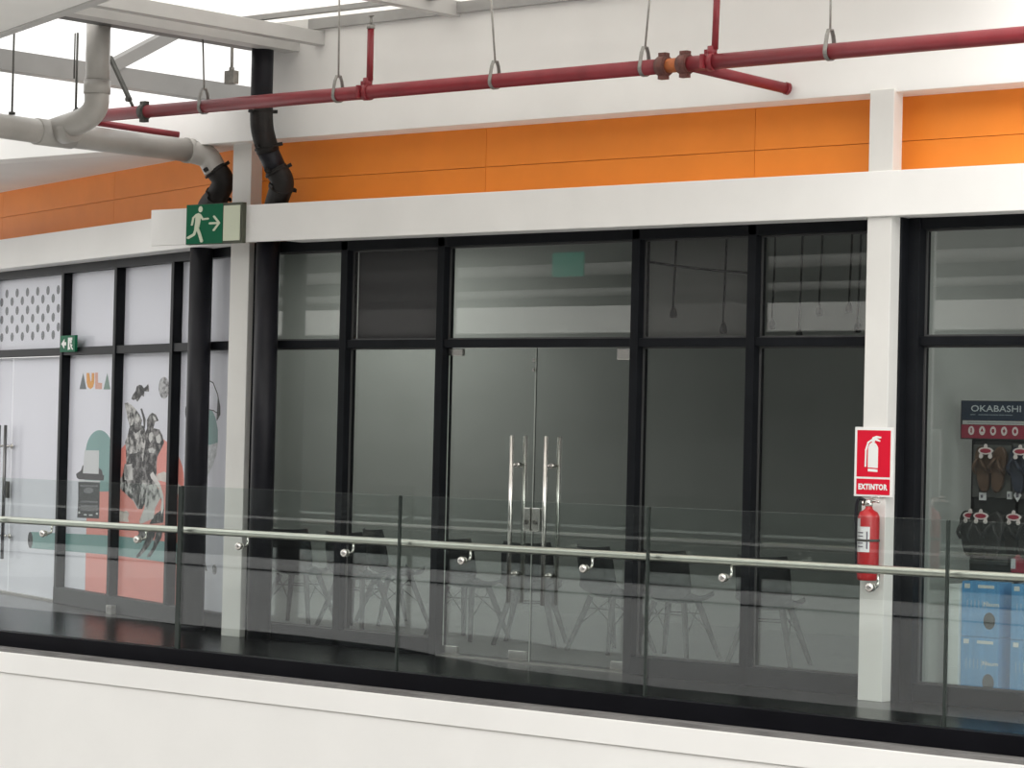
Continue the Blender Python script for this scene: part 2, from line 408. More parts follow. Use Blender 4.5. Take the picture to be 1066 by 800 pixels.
bm = new(); fs = box(bm, MX[1]+.042, xm-.006, -.005, .005, dz0, dz1); fs[4].material_index = fs[5].material_index = 1; lf = obj('door_leaf', bm, glass_shop, dr, mats=[glass_edge]); lf['label'] = 'left glass leaf'
bm = new(); fs = box(bm, xm+.006, MX[2]-.042, -.005, .005, dz0, dz1); fs[4].material_index = fs[5].material_index = 1; rf = obj('door_leaf', bm, glass_shop, dr, mats=[glass_edge_dark]); rf['label'] = 'right glass leaf'
for nm, x0, x1, z0, z1, p in (('bottom_patch', MX[1]+.045, MX[1]+.19, .015, .075, lf), ('top_patch', MX[1]+.045, MX[1]+.18, dz1-.055, dz1-.003, lf),
                             ('bottom_patch', xm-.19, xm-.02, .02, .085, lf), ('bottom_patch', MX[2]-.19, MX[2]-.045, .015, .075, rf), ('top_patch', MX[2]-.19, MX[2]-.045, dz1-.085, dz1-.003, rf)):
    bm = new(); box(bm, x0, x1, -.018, .018, z0, z1, .004); obj(nm, bm, chrome, p)
handle(lf, hl.x, hz0, hz1); handle(rf, hr.x, hz0, hz1)
zk = atY(552, 541, 0).z
for x0, x1, p in ((xm-.075, xm-.008, lf), (xm+.008, xm+.075, rf)):
    bm = new(); box(bm, x0, x1, -.022, .022, zk-.085, zk+.085, .006); k = obj('lock_case', bm, chrome, p)
    bm = new(); tube(bm, [((x0+x1)/2, -.022, zk-.02), ((x0+x1)/2, -.030, zk-.02)], .016, 14); obj('lock_cylinder', bm, darksteel, k)
bm = new()
for k in range(2): box(bm, xm-.03, xm-.008, -.012, .012, dz1-.10-k*.07, dz1-.075-k*.07)
obj('edge_clip', bm, chrome, lf)
bm = new(); box(bm, -.95, .95, -.07, .05, .0005, .006); trim(bm, 'steel threshold strip under the glass doors', zinc)

# ------------------------------------------------------------------ interiors
IP = [(-3.02, .251), (7.5, .251), (7.5, 4.5), (-7.5, 4.5)]
bm = new(); prism(bm, [Vector((x, y, -.1)) for x, y in IP], EZ, .1); struct('floor_interior', bm, int_floor, 'grey floor inside the dim shop', 'floor')
plate('wall_back', (-8.5, 3.02, 4.4, 4.5, 0, 3.6), int_wall, 'grey back wall inside the dim shop', 'wall')
bm = new(); wd = Vector((-.72, .694, 0)); obox(bm, Vector((-3.05, .17, 0)), wd, Vector((-.694, -.72, 0)), EZ, (0, 6.2), (0, .08), (0, 3.6))
struct('wall_shop_left', bm, int_wall, 'slanting side wall inside the dim shop behind corner column', 'wall')
plate('wall_shop_right', (3.02, 3.12, .06, 4.39, 0, 3.6), int_wall, 'partition wall between dim shop and shoe shop', 'wall')
plate('wall_shoe_back', (3.12, 7.5, 2.4, 2.5, 0, 3.6), mat('shoe_shop_wall', (.26, .27, .26, 1), .8), 'back wall inside the shoe shop', 'wall')
bm = new(); prism(bm, [Vector((x, y, 3.5)) for x, y in IP], EZ, .1); struct('ceiling', bm, int_ceil, 'dark ceiling inside the shops', 'ceiling')

# chairs
def shell(bm):
    P = []
    prof = [(.205, .455), (.20, .43), (.10, .415), (-.05, .42), (-.15, .455), (-.195, .53), (-.215, .62), (-.235, .72), (-.25, .80)]
    wid = [.40, .42, .44, .44, .43, .42, .42, .41, .37]
    for side in (0, 1):
        g = []
        for (y, z), w in zip(prof, wid):
            row = []
            for k in range(9):
                t = k/8*2-1; curl = abs(t)**3
                up = .05*curl if z < .5 else .012*curl
                fw = .06*curl if z >= .5 else 0
                row.append(bm.verts.new((t*w/2, y+fw-(0 if z < .5 else side*.012), z+up-(side*.012 if z < .5 else 0))))
            g.append(row)
        P.append(g)
    n = len(prof)
    return P, n
def grid_faces(bm, P, i0, i1):
    for g in P:
        for i in range(i0, i1):
            for k in range(8):
                f = bm.faces.new([g[i][k], g[i][k+1], g[i+1][k+1], g[i+1][k]]); f.smooth = True
    a, b = P
    for i in range(i0, i1):
        for k in (0, 8): bm.faces.new([a[i][k], a[i+1][k], b[i+1][k], b[i][k]])
    for i in (i0, i1):
        for k in range(8): bm.faces.new([a[i][k], a[i][k+1], b[i][k+1], b[i][k]])
def make_chair():
    r = thing('shell_chair', '', 'chair')
    for nm, i0, i1 in (('seat', 0, 4), ('backrest', 4, 8)):
        bm = new(); P, n = shell(bm); grid_faces(bm, P, i0, i1)
        bmesh.ops.delete(bm, geom=[v for v in bm.verts if not v.link_faces], context='VERTS')
        obj(nm, bm, chairblk, r, raw=True)
    for sx in (-1, 1):
        for sy in (-1, 1):
            bm = new(); tube(bm, [(sx*.245, sy*.235, 0), (sx*.13, sy*.10, .415)], [.017, .026], 10); obj('leg', bm, legdark, r, raw=True)
    bm = new()
    for sx in (-1, 1): tube(bm, [(sx*.135, -.11, .40), (sx*.205, .19, .17)], .005, 6); tube(bm, [(sx*.135, .11, .40), (sx*.205, -.19, .17)], .005, 6)
    tube(bm, [(-.16, .13, .33), (.16, .13, .33)], .006, 6); tube(bm, [(-.16, -.13, .33), (.16, -.13, .33)], .006, 6)
    obj('leg_brace', bm, legdark, r, raw=True)
    return r
spots = [(310, 650, 0.25, 'charcoal shell chair nearest the black downpipe, inside the grey shop'),
         (371, 655, .1, 'charcoal shell chair behind the first mullion right of the downpipe'),
         (408, 657, -.4, 'charcoal shell chair inside, partly hidden behind its neighbour in the second pane'),
         (486, 661, .0, 'charcoal shell chair just inside the hinge edge of left door leaf'),
         (552, 655, .5, 'charcoal shell chair behind the meeting edges of the glass doors'),
         (636, 668, -.2, 'charcoal shell chair behind the hinge edge of right door leaf'),
         (703, 676, .1, 'charcoal shell chair behind the first lower pane right of the doors'),
         (800, 688, .3, 'charcoal shell chair behind the last lower pane before the extinguisher column')]
proto = make_chair()
for i, (px, py, rz, lb) in enumerate(spots):
    p = atY(px, py, 2.05 if i == 2 else 1.35); p.z = 0
    o = proto if i == 0 else copy_tree(proto, p, rz)
    o.location = p; o.rotation_euler = (0, 0, rz); o['label'] = lb; o['group'] = 'charcoal shell chairs inside the grey shop'

# pendant cords inside
pend = [(701, 327, .9, 'pendant lamp cord with black socket, higher of the two behind the dark upper pane'),
        (753, 343, .9, 'pendant lamp cord with black socket, lower of the two behind the dark upper pane'),
        (804, 339, 1.3, 'pendant lamp cord first seen right of the black mullion, upper pane'),
        (832, 350, .9, 'longest pendant lamp cord behind the last upper pane'),
        (853, 325, 1.3, 'shorter pendant lamp cord in the middle of last upper pane'),
        (884, 322, 1.3, 'shortest pendant lamp cord near the extinguisher column'),
        (893, 342, .9, 'pendant lamp cord closest to the extinguisher column')]
for px, py, Y, lb in pend:
    p = atY(px, py, Y)
    r = thing('pendant_lamp_cord', lb, 'pendant cord', (p.x, p.y, 3.5), 'pendant cords inside the grey shop')
    bm = new(); tube(bm, smooth_path([(p.x, p.y, 3.5), (p.x+.012, p.y, 3.1), (p.x-.004, p.y, p.z+.05)], 5), .0075, 8); obj('cord', bm, blackprint, r)
    bm = new(); lathe(bm, Vector((p.x, p.y, p.z-.03)), [(.008, 0), (.024, .004), (.027, .03), (.022, .055), (.010, .08)], 14); obj('socket', bm, blackprint, r)
a, b = atY(670, 272, .5), atY(787, 285, .5)
bm = new(); tube(bm, smooth_path([a, (a*.5+b*.5)-Vector((0, 0, .01)), b], 5), .009, 8)
tag(obj('hanging_cable', bm, blackprint), 'thin black cable running sideways across the dark upper pane', 'cable')

# ------------------------------------------------------------------ left shopfront (white vinyl films)
LS = 7.6
lm = []          # mullion centres along s
for (xa, ya, xb, yb) in ((69, 281, 58, 600), (124, 281, 112.6, 619), (184, 281, 171.6, 619)):
    s1, _ = atL(xa, ya, .05); s2, _ = atL(xb, yb, .05); lm.append((s1+s2)/2)
s_m1, s_m2, s_m3 = lm
s_m0 = s_m1 + 1.95
print('LEFT mullions', lm)
for s, lb in ((s_m1, 'black mullion with the small exit sign on it'), (s_m2, 'black mullion between lettered film and rider film'), (s_m3, 'black mullion half hidden behind the free-standing downpipe'), (s_m0, 'black mullion beyond the left double door')):
    bm = new(); lbox(bm, s-.03, s+.03, -.03, .07, 0, 3.085, .004); trim(bm, lb)
bm = new(); lbox(bm, .02, .10, -.03, .06, 0, 3.085, .004); trim(bm, 'black end jamb of the left shopfront')
bm = new(); lbox(bm, .02, LS, -.03, .06, ZT-.035, ZT+.035, .004); trim(bm, 'black transom bar of the left shopfront')
bm = new(); lbox(bm, .02, LS, -.03, .07, ZG, 3.10, .004); trim(bm, 'black head rail of the left shopfront')
bm = new(); lbox(bm, .02, s_m1+.04, -.03, .07, .004, .15, .004); trim(bm, 'black sill rail of the left shopfront')
bm = new(); lbox(bm, s_m1+.04, s_m0, -.03, .03, .0005, .02); trim(bm, 'low steel threshold of the left double door', zinc)
BEAML = [(0, 278), (80, 268), (155, 259)]
bm = new(); lbox(bm, .0, LS, -.02, .26, 3.09, 3.37, .006)
struct('beam_left', bm, white, 'white beam above the left shopfront running into the distance', 'beam')
# orange cladding on the left facade
sv, _ = atL(119, 200, 0); sz = sum(atL(x, y, 0)[1] for x, y in ((0, 221), (119, 209), (216, 199)))/3
n = 20
for s0, s1, w in ((-.05, sv, 'next to the corner'), (sv, 2*sv, 'second from the corner'), (2*sv, LS, 'farthest from the corner')):
    for z0, z1, r_ in ((3.2, sz, 'lower'), (sz, FZ0+.12, 'upper')):
        bm = new(); lbox(bm, s0+.002, s1-.002, -.03, .0, z0+.002, z1-.002); n += 1
        struct('wall_cladding_%d' % n, bm, orange, 'shaded orange cladding panel of the left facade, %s row, %s' % (r_, w), 'cladding panel')
bm = new(); lbox(bm, 0, LS, -.12, -.03, 3.05, 4.1); struct('wall_left_backing', bm, MATS['seam_backing'], 'dark backing behind the left cladding seams', 'wall')
bm = new(); prism(bm, [(-10.5, 0.0, FZ0), (-2.9, 0.0, FZ0), (-2.9, .4, FZ0)] + [tuple(L3(LS, FZ0, -.15))] + [(-10.5, 2.6, FZ0)], EZ, .06)
struct('ceiling_soffit', bm, wallwhite, 'grey shaded soffit above the left orange cladding', 'ceiling')

# prints on the films: outlines surveyed on the facade plane, clipped to each pane
def clip(poly, s0, s1, z0, z1):
    def cut(P, ins, inter):
        out = []
        for i in range(len(P)):
            a, b = P[i-1], P[i]
            if ins(b):
                if not ins(a): out.append(inter(a, b))
                out.append(b)
            elif ins(a): out.append(inter(a, b))
        return out
    for k, v, sg in ((0, s0, 1), (0, s1, -1), (1, z0, 1), (1, z1, -1)):
        def ins(p, k=k, v=v, sg=sg): return (p[k]-v)*sg >= 0
        def inter(a, b, k=k, v=v):
            t = (v-a[k])/(b[k]-a[k]); return (a[0]+(b[0]-a[0])*t, a[1]+(b[1]-a[1])*t)
        poly = cut(poly, ins, inter)
        if len(poly) < 3: return []
    return poly
def PL(px): return [atL(x, y, -.004) for x, y in px]
def g1(pts): return [(110+x/6.67, 380+y/6.67) for x, y in pts]      # detail crops of the photo
def g2(pts): return [(110+x/6.67, 480+y/6.67) for x, y in pts]
def g3(pts): return [(x/6.67, 430+y/6.67) for x, y in pts]
def g4(pts): return [(x/6.67, 540+y/6.67) for x, y in pts]
def g5(pts): return [(40+x/8.89, 330+y/8.89) for x, y in pts]
def ell(cx, cy, rx, ry, a0=0, a1=2*PI, n=28): return [(cx+rx*math.cos(a0+(a1-a0)*k/n), cy+ry*math.sin(a0+(a1-a0)*k/n)) for k in range(n+(0 if abs(a1-a0) > 6.2 else 1))]
prints = []      # (name, material, layer, polys in (s,z))
def pr(name, m, layer, *polys): 
    for p in polys: prints.append((name, m, layer, [PL(p)]))
pr('coral_arch_print', coral, 1, [(90, 512), (104, 512)] + [(116, 512)] + ell(153, 500, 38, 47, PI, 2*PI, 20) + [(189, 580), (186, 660), (87, 660), (89, 560)])
pr('teal_arch_print', teal, 1.5, [(87.5, 512), (88, 474)] + ell(103, 473, 14.5, 25, PI, 2*PI, 16)[1:] + [(117, 512)])
pr('teal_bar_print', teal, 2, [(31, 554), (120, 558), (188, 566), (187, 588), (120, 578.5), (31, 571)])
pr('bar_end_print', blackprint, 2.5, ell(31, 562.5, 2.6, 8.5))
pr('cloud_print', mat('pale_cloud_print', (.66, .60, .54, 1), .7, var=.1, scale=20), 2.5, g2([(60, 420), (70, 370), (95, 345), (115, 360), (140, 345), (160, 365), (150, 400), (160, 425)]), g2([(340, 130), (360, 90), (400, 75), (450, 95), (520, 180), (535, 230), (490, 235), (470, 200), (420, 150)]))
# typewriter
pr('typewriter_print', blackprint, 3, g3([(540, 480), (690, 480), (688, 600), (685, 735), (533, 728), (540, 600)]), g3([(525, 425), (560, 400), (570, 365), (585, 365), (585, 420), (680, 425), (680, 380), (705, 400), (705, 430), (720, 435), (715, 470), (545, 462), (530, 450)]))
pr('typewriter_paper_print', paperprint, 3.5, g3([(585, 260), (685, 262), (682, 425), (572, 420)]))
pr('typewriter_key_print', mat('key_row_print', (.10, .10, .11, 1), .5, var=.5, scale=40), 4,
   *[g3([(556, y), (676, y+4), (675, y+16), (555, y+12)]) for y in (500, 610, 640, 668)], g3(ell(612, 540, 34, 22)))
pr('typewriter_trim_print', paperprint, 4.2, g3([(545, 466), (692, 472), (692, 484), (545, 478)]), g3([(575, 385), (680, 388), (680, 392), (575, 389)]), g3([(540, 685), (553, 686), (553, 700), (540, 699)]), g3([(580, 703), (600, 704), (600, 714), (580, 713)]), g3([(615, 705), (640, 706), (640, 716), (615, 715)]), g3([(663, 694), (677, 695), (677, 708), (663, 707)]))
# lettering
pr('letter_print', letter_g, 3, g5([(375, 670), (410, 520), (440, 670)]))
pr('letter_print', letter_y, 3, g5([(441, 520), (466, 520), (466, 560), (470, 590), (478, 600), (486, 590), (488, 560), (488, 520), (513, 520), (512, 610), (502, 650), (478, 670), (453, 650), (442, 610)]))
pr('letter_print', letter_p, 3, g5([(521, 516), (546, 516), (547, 610), (585, 613), (583, 670), (521, 668)]))
pr('letter_print', letter_e, 3, g5([(598, 672), (633, 520), (662, 672)]))
# fish and moon
pr('fish_print', engr_d, 3, g1([(175, 237), (185, 210), (205, 182), (212, 150), (232, 138), (248, 142), (262, 162), (278, 150), (292, 132), (298, 158), (297, 186), (266, 184), (262, 222), (243, 210), (232, 222), (217, 258), (205, 238), (190, 246)]))
pr('moon_print', moon_m, 3, g1(ell(402, 160, 37, 76)))
# rider on a rearing horse
pr('rider_cape_print', engr_m, 3, g1([(127, 268), (150, 262), (178, 280), (205, 308), (232, 345), (250, 385), (240, 430), (170, 445), (150, 380), (140, 320)]))
pr('rider_torso_print', engr_m, 3.2, g1([(132, 540), (150, 490), (160, 440), (210, 415), (262, 425), (280, 480), (272, 560), (285, 640), (255, 700), (140, 690), (160, 610), (138, 580)]))
pr('rider_shade_print', engr_d, 3.6, g1([(160, 430), (205, 405), (245, 415), (255, 440), (205, 478), (180, 450)]), g1([(185, 500), (215, 520), (205, 600), (190, 560)]), g1([(150, 620), (240, 610), (260, 690), (170, 690)]))
pr('lance_print', blackprint, 3.4, g1([(238, 305), (250, 303), (275, 380), (270, 440), (262, 440), (258, 380)]))
pr('second_rider_print', engr_d, 3.3, g1([(268, 480), (285, 440), (282, 385), (300, 350), (320, 333), (345, 345), (365, 388), (340, 396), (328, 440), (370, 450), (390, 490), (402, 540), (380, 590), (355, 640), (345, 760), (250, 760), (260, 640), (275, 560)]))
pr('second_rider_light_print', engr_l, 3.7, g1([(300, 478), (318, 466), (330, 490), (322, 520), (305, 540), (296, 515)]), g1([(345, 500), (372, 480), (385, 520), (372, 548), (352, 540)]), g1([(292, 585), (318, 575), (345, 590), (330, 615), (300, 610)]), g1([(322, 352), (340, 362), (350, 388), (330, 384)]))
pr('horse_body_print', engr_m, 3.1, g1([(128, 690), (345, 690), (350, 790), (350, 820), (128, 820)]) , g2([(130, 20), (350, 20), (352, 150), (300, 240), (250, 335), (218, 335), (190, 280), (160, 235), (130, 225), (85, 180), (90, 130), (112, 108), (130, 112)]))
pr('horse_dark_print', engr_d, 3.5, g2([(185, 60), (235, 80), (240, 160), (225, 330), (200, 290), (175, 200)]), g1([(200, 700), (340, 640), (345, 800), (215, 800)]), g2([(345, 160), (395, 255), (403, 330), (398, 430), (300, 440), (330, 380), (385, 340), (385, 280)]))
pr('horse_leg_print', engr_l, 3.6, g1([(128, 700), (180, 705), (185, 800), (128, 800)]), g2([(128, 30), (180, 20), (160, 110), (125, 115)]), g2([(285, 170), (345, 160), (385, 245), (340, 330), (330, 400), (240, 440), (230, 420), (265, 330), (278, 240)]))
pr('horse_hind_leg_print', engr_d, 3.9, g2([(300, 470), (350, 470), (335, 530), (292, 602), (238, 662), (218, 674), (206, 664), (250, 608), (283, 555)]), g2([(352, 470), (398, 440), (386, 530), (345, 610), (308, 668), (282, 670), (290, 650), (325, 600), (350, 545)]), g2([(215, 480), (285, 440), (290, 500), (282, 545), (240, 545), (200, 540), (240, 520)]))
pr('horse_tail_print', mat('pale_tail_print', (.70, .68, .64, 1), .6), 3.8, g2([(305, 95), (325, 75), (345, 110), (375, 160), (398, 240), (400, 330), (385, 375), (380, 330), (388, 260), (365, 190), (335, 140), (312, 120)]))
# balloon outline on the last pane
pr('hoop_print', blackprint, 3, g1([(715, 106), (745, 122), (776, 200), (793, 290), (793, 345), (770, 390), (766, 385), (787, 342), (787, 290), (770, 203), (741, 128), (715, 113)]), g1([(700, 306), (745, 314), (794, 346), (791, 352), (743, 321), (700, 312)]), g1(ell(557, 330, 8, 45)))
pr('teal_balloon_print', teal, 2.5, g1([(600, 310), (735, 313), (760, 370), (775, 450), (775, 540), (720, 556), (600, 556)]))
pr('balloon_hatch_print', mat('pale_hatch_print', (.55, .58, .58, 1), .6, var=.25, scale=30), 2.5, g1([(600, 556), (720, 556), (775, 540), (765, 620), (735, 710), (695, 790), (600, 800)]))
pr('small_seal_print', moon_m, 3, g2(ell(752, 755, 16, 36)), g2([(672, 700), (690, 705), (695, 740), (705, 765), (690, 765), (680, 735)]))
# dots
dots = []
for row in range(6):
    for k in range(-3, 9):
        x0 = 214-k*38-(19 if row % 2 else 0); y0 = (184 + k*1.0, 215 + k*1, 253, 285, 322, 350)[row] + (k+(.5 if row % 2 else 0))*2.0
        c = atL(x0/3.553, 250+y0/3.553, -.004); R_ = .043
        dots.append([(c[0]+R_*math.cos(2*PI*j/14), c[1]+R_*math.sin(2*PI*j/14)) for j in range(14)])
prints.append(('dot_print', dotgrey, 3, dots))
FILMOFF = -.010
panes = [(.10, s_m3-.04, .15, ZT-.035, 'white vinyl film with teal balloon print beside the corner column', 1),
         (s_m3+.04, s_m2-.04, .15, ZT-.035, 'white vinyl film printed with rider on rearing horse, fish and coral arch', 1),
         (s_m2+.04, s_m1-.04, .15, ZT-.035, 'white vinyl film printed with coloured lettering and a black typewriter', 1),
         (.10, s_m3-.04, ZT+.035, ZG, 'plain white upper film half hidden by the black downpipe', 0),
         (s_m3+.04, s_m2-.04, ZT+.035, ZG, 'plain white upper film above the rider print', 0),
         (s_m2+.04, s_m1-.04, ZT+.035, ZG, 'plain white upper film above the lettering', 0),
         (s_m1+.04, s_m0-.04, ZT+.035, ZG, 'white upper film printed with rows of grey dots', 2)]
def put_prints(parent, s0, s1, z0, z1, mode):
    for name, m, layer, polys in prints:
        if (name == 'dot_print') != (mode == 2): continue
        bm = new(); any_ = False
        for P in polys:
            Q = clip(P, s0, s1, z0, z1)
            if len(Q) >= 3:
                vs = [bm.verts.new(L3(s, z, FILMOFF + .0006*layer)) for s, z in Q]
                try: bm.faces.new(vs); any_ = True
                except ValueError: pass
        if any_:
            bmesh.ops.triangulate(bm, faces=bm.faces[:])
            obj(name, bm, m, parent)
        else: bm.free()
glass_clear = glass('clear_front_glass', (.985, .985, .99, 1), .006, kf=.25)
for s0, s1, z0, z1, lb, mode in panes:
    r = thing('vinyl_film', lb, 'window film', L3((s0+s1)/2, z0, FILMOFF), 'white films on the left shopfront')
    bm = new(); lbox(bm, s0, s1, FILMOFF-.003, FILMOFF, z0, z1); obj('film_sheet', bm, film, r)
    if mode: put_prints(r, s0, s1, z0, z1, mode)
    wn[0] += 1
    q = sroot('window_%d' % wn[0], 'clear pane in front of the %s' % lb, 'window', L3((s0+s1)/2, z0, 0))
    bm = new(); lbox(bm, s0, s1, 0, .008, z0, z1); obj('pane', bm, glass_clear, q)
# left double door with filmed leaves
s_seam, _ = atL(12.5, 400, 0)
dl = sroot('door_2', 'white filmed double glass door of the left shop', 'door', L3(s_seam, 0, 0))
for s0, s1, lb in ((s_m1+.045, s_seam-.006, 'white filmed leaf beside the mullion'), (s_seam+.006, s_m0-.045, 'white filmed leaf at the photo edge')):
    bm = new(); lbox(bm, s0, s1, 0, .01, .022, ZT-.04); lf = obj('door_leaf', bm, glass_clear, dl); lf['label'] = lb
    bm = new(); lbox(bm, s0, s1, FILMOFF-.003, FILMOFF, .022, ZT-.04); fs = obj('film_sheet', bm, film, lf)
    put_prints(lf, s0, s1, .022, ZT-.04, 1)
    right = s0 < s_seam-.1
    sh = s_seam-.085 if right else s_seam+.085
    zt_, zb_ = atL(12, 443, .07)[1], atL(9, 583, .07)[1]
    bm = new(); tube(bm, [L3(sh, zb_, .085), L3(sh, zt_, .085)], .016, 12); h = obj('pull_handle', bm, mat('dark_steel_handle', (.16, .16, .16, 1), .35, .8), lf)
    for zz in (atL(15, 465, .03)[1], atL(14, 559, .03)[1]):
        bm = new(); tube(bm, [L3(sh, zz, .0), L3(sh, zz, .085)], .011, 10); tube(bm, [L3(sh, zz, .0101), L3(sh, zz, .022)], .026, 12); obj('standoff', bm, chrome, h)
zlk = atL(9, 510, .01)[1]
bm = new(); lbox(bm, s_seam-.045, s_seam+.045, .011, .035, zlk-.08, zlk+.08, .005); obj('lock_case', bm, darksteel, dl)
# floor bolt keeper
s_, _ = atL(115, 638, .1)
bm = new(); lbox(bm, s_-.06, s_+.06, .072, .12, 0.0, .075, .004)
for k in range(3): lbox(bm, s_-.045+k*.035, s_-.03+k*.035, .12, .125, .015, .055)
tag(obj('door_stop', bm, zinc), 'small steel door stop on floor below the lettered film', 'door stop')

# small exit sign on the left mullion
zc_ = atL(70, 358, .1)[1]; sc_ = atL(70, 358, .1)[0]; hw = abs(atL(62.3, 358, .1)[0]-atL(77.7, 358, .1)[0])/2; hh = .075
sr = thing('exit_sign', 'small green exit sign with arrow pointing left on the black mullion', 'sign', L3(sc_, zc_-hh, .09))
bm = new(); lbox(bm, sc_-hw, sc_+hw, .072, .098, zc_-hh, zc_+hh, .003); obj('sign_panel', bm, signgreen, sr)
def sp(u, v): return L3(sc_+hw-u*2*hw, zc_-hh+v*2*hh, .0985)
bm = new(); prism(bm, [sp(*p) for p in ((.08, .5), (.30, .80), (.30, .6), (.42, .6), (.42, .4), (.30, .4), (.30, .2))], LN, .001); obj('arrow', bm, signwhite, sr)
bm = new()
prism(bm, [sp(*p) for p in ((.54, .12), (.54, .86), (.82, .86), (.82, .70), (.66, .66), (.64, .34), (.72, .16))], LN, .001)
prism(bm, [sp(.74+.06*math.cos(t), .60+.09*math.sin(t)) for t in [k*PI/6 for k in range(12)]], LN, .0012)
prism(bm, [sp(*p) for p in ((.70, .5), (.84, .42), (.80, .30), (.90, .14), (.84, .12), (.72, .28))], LN, .0012)
obj('running_figure', bm, signwhite, sr)

# ------------------------------------------------------------------ big exit sign on the beam
SY = -.345
sx0, sx1 = atY(194, 232, SY).x, atY(252, 232, SY).x
sz1, sz0 = atY(222, 212, SY).z, atY(222, 254, SY).z
er = thing('exit_sign', 'large green running-man exit sign with pale side panel on white beam', 'sign', ((sx0+sx1)/2, SY, sz0))
xg = sx0+(sx1-sx0)*.66
bm = new(); box(bm, sx0, sx1, SY, -.301, sz0, sz1, .003); obj('sign_case', bm, mat('sign_case_olive', (.07, .075, .05, 1), .5), er)
bm = new(); box(bm, sx0+.004, xg, SY-.004, SY-.0005, sz0+.004, sz1-.004); gp = obj('green_panel', bm, signgreen, er)
bm = new(); box(bm, xg+.008, sx1-.022, SY-.004, SY-.0005, sz0+.02, sz1-.022); obj('pale_panel', bm, signpale, er)
def sg(X, Y):                                     # photo detail (300..557, 147..427) to the sign face
    u = (X-300)/257; v = (427-Y)/280
    return Vector((sx0+.004+(xg-sx0-.004)*u, SY-.0045, sz0+.004+(sz1-sz0-.008)*v))
def stroke(bm, pts, w, f, nrm, d=.001):
    pts = [Vector((x, y)) for x, y in pts]
    for i in range(len(pts)-1):
        a, b = pts[i], pts[i+1]; t = (b-a).normalized(); nn = Vector((-t.y, t.x))*w/2
        prism(bm, [f(*(a+nn)), f(*(b+nn)), f(*(b-nn)), f(*(a-nn))], nrm, d+.0004*i)
    for i, p in enumerate(pts): prism(bm, [f(p.x+w/2*math.cos(k*PI/6), p.y+w/2*math.sin(k*PI/6)) for k in range(12)], nrm, d+.0003+.0004*(len(pts)+i))
NY = Vector((0, -1, 0))
bm = new()
prism(bm, [sg(400+15*math.cos(k*PI/8), 180+22*math.sin(k*PI/8)) for k in range(16)], NY, .001)
prism(bm, [sg(*p) for p in ((366, 216), (385, 206), (405, 216), (402, 262), (392, 322), (358, 322), (364, 270))], NY, .001)
stroke(bm, [(372, 218), (350, 240), (342, 288)], 14, sg, NY, .0012); stroke(bm, [(398, 220), (418, 252), (455, 250)], 14, sg, NY, .0017)
stroke(bm, [(372, 315), (358, 358), (318, 380)], 19, sg, NY, .0012); stroke(bm, [(380, 312), (396, 350), (414, 408)], 20, sg, NY, .0044)
obj('running_figure', bm, signpale, gp)
bm = new(); stroke(bm, [(468, 284), (528, 284)], 15, sg, NY, .001); stroke(bm, [(498, 237), (534, 284), (498, 333)], 15, sg, NY, .0012); obj('arrow', bm, signpale, gp)

# ------------------------------------------------------------------ extinguisher sign and extinguisher
EY_ = -.285
q0, q1 = atY(889.5, 480, EY_).x, atY(929.5, 480, EY_).x; w0, w1 = atY(909, 517.5, EY_).z, atY(911, 445, EY_).z
es = thing('extinguisher_sign', 'red and white extinguisher sign on the slim white column', 'sign', ((q0+q1)/2, EY_, w0))
bm = new(); box(bm, q0, q1, EY_, -.271, w0, w1, .002); obj('sign_board', bm, signwhite, es)
def ep(u, v): return Vector((q0+(q1-q0)*u, EY_-.0006, w0+(w1-w0)*v))
def erect(bm, u0, v0, u1, v1, d=.001): prism(bm, [ep(u0, v0), ep(u1, v0), ep(u1, v1), ep(u0, v1)], NY, d)
bm = new(); erect(bm, .065, .285, .935, .955); up_ = obj('picture_panel', bm, signred, es)
bm = new(); erect(bm, .065, .03, .935, .255); lo_ = obj('word_panel', bm, signred, es)
def ei(X, Y):                                     # icon from photo detail (105..245, 200..388)
    u = .065+.87*(X-105)/140; v = .955-.67*(Y-200)/188
    return ep(u, v)+NY*.0012
bm = new()
prism(bm, [ei(*p) for p in ((152, 270), (158, 255), (172, 246), (186, 255), (194, 270), (194, 352), (152, 350))], NY, .001)
prism(bm, [ei(*p) for p in ((153, 355), (193, 357), (193, 368), (153, 366))], NY, .001)
stroke(bm, [(142, 345), (143, 280), (152, 250), (172, 236)], 7, ei, NY, .0012)
prism(bm, [ei(*p) for p in ((165, 240), (170, 228), (186, 222), (206, 226), (206, 232), (188, 232), (204, 242), (200, 246), (180, 240), (180, 248), (168, 248))], NY, .001)
obj('extinguisher_symbol', bm, signwhite, up_)
bm = new(); text_mesh(bm, 'EXTINTOR', ep(.5, .142), EX, EZ, NY, (q1-q0)*.76, (w1-w0)*.088, .0025, bold=.06, spacing=1.12)
obj('word_print', bm, signwhite, lo_)

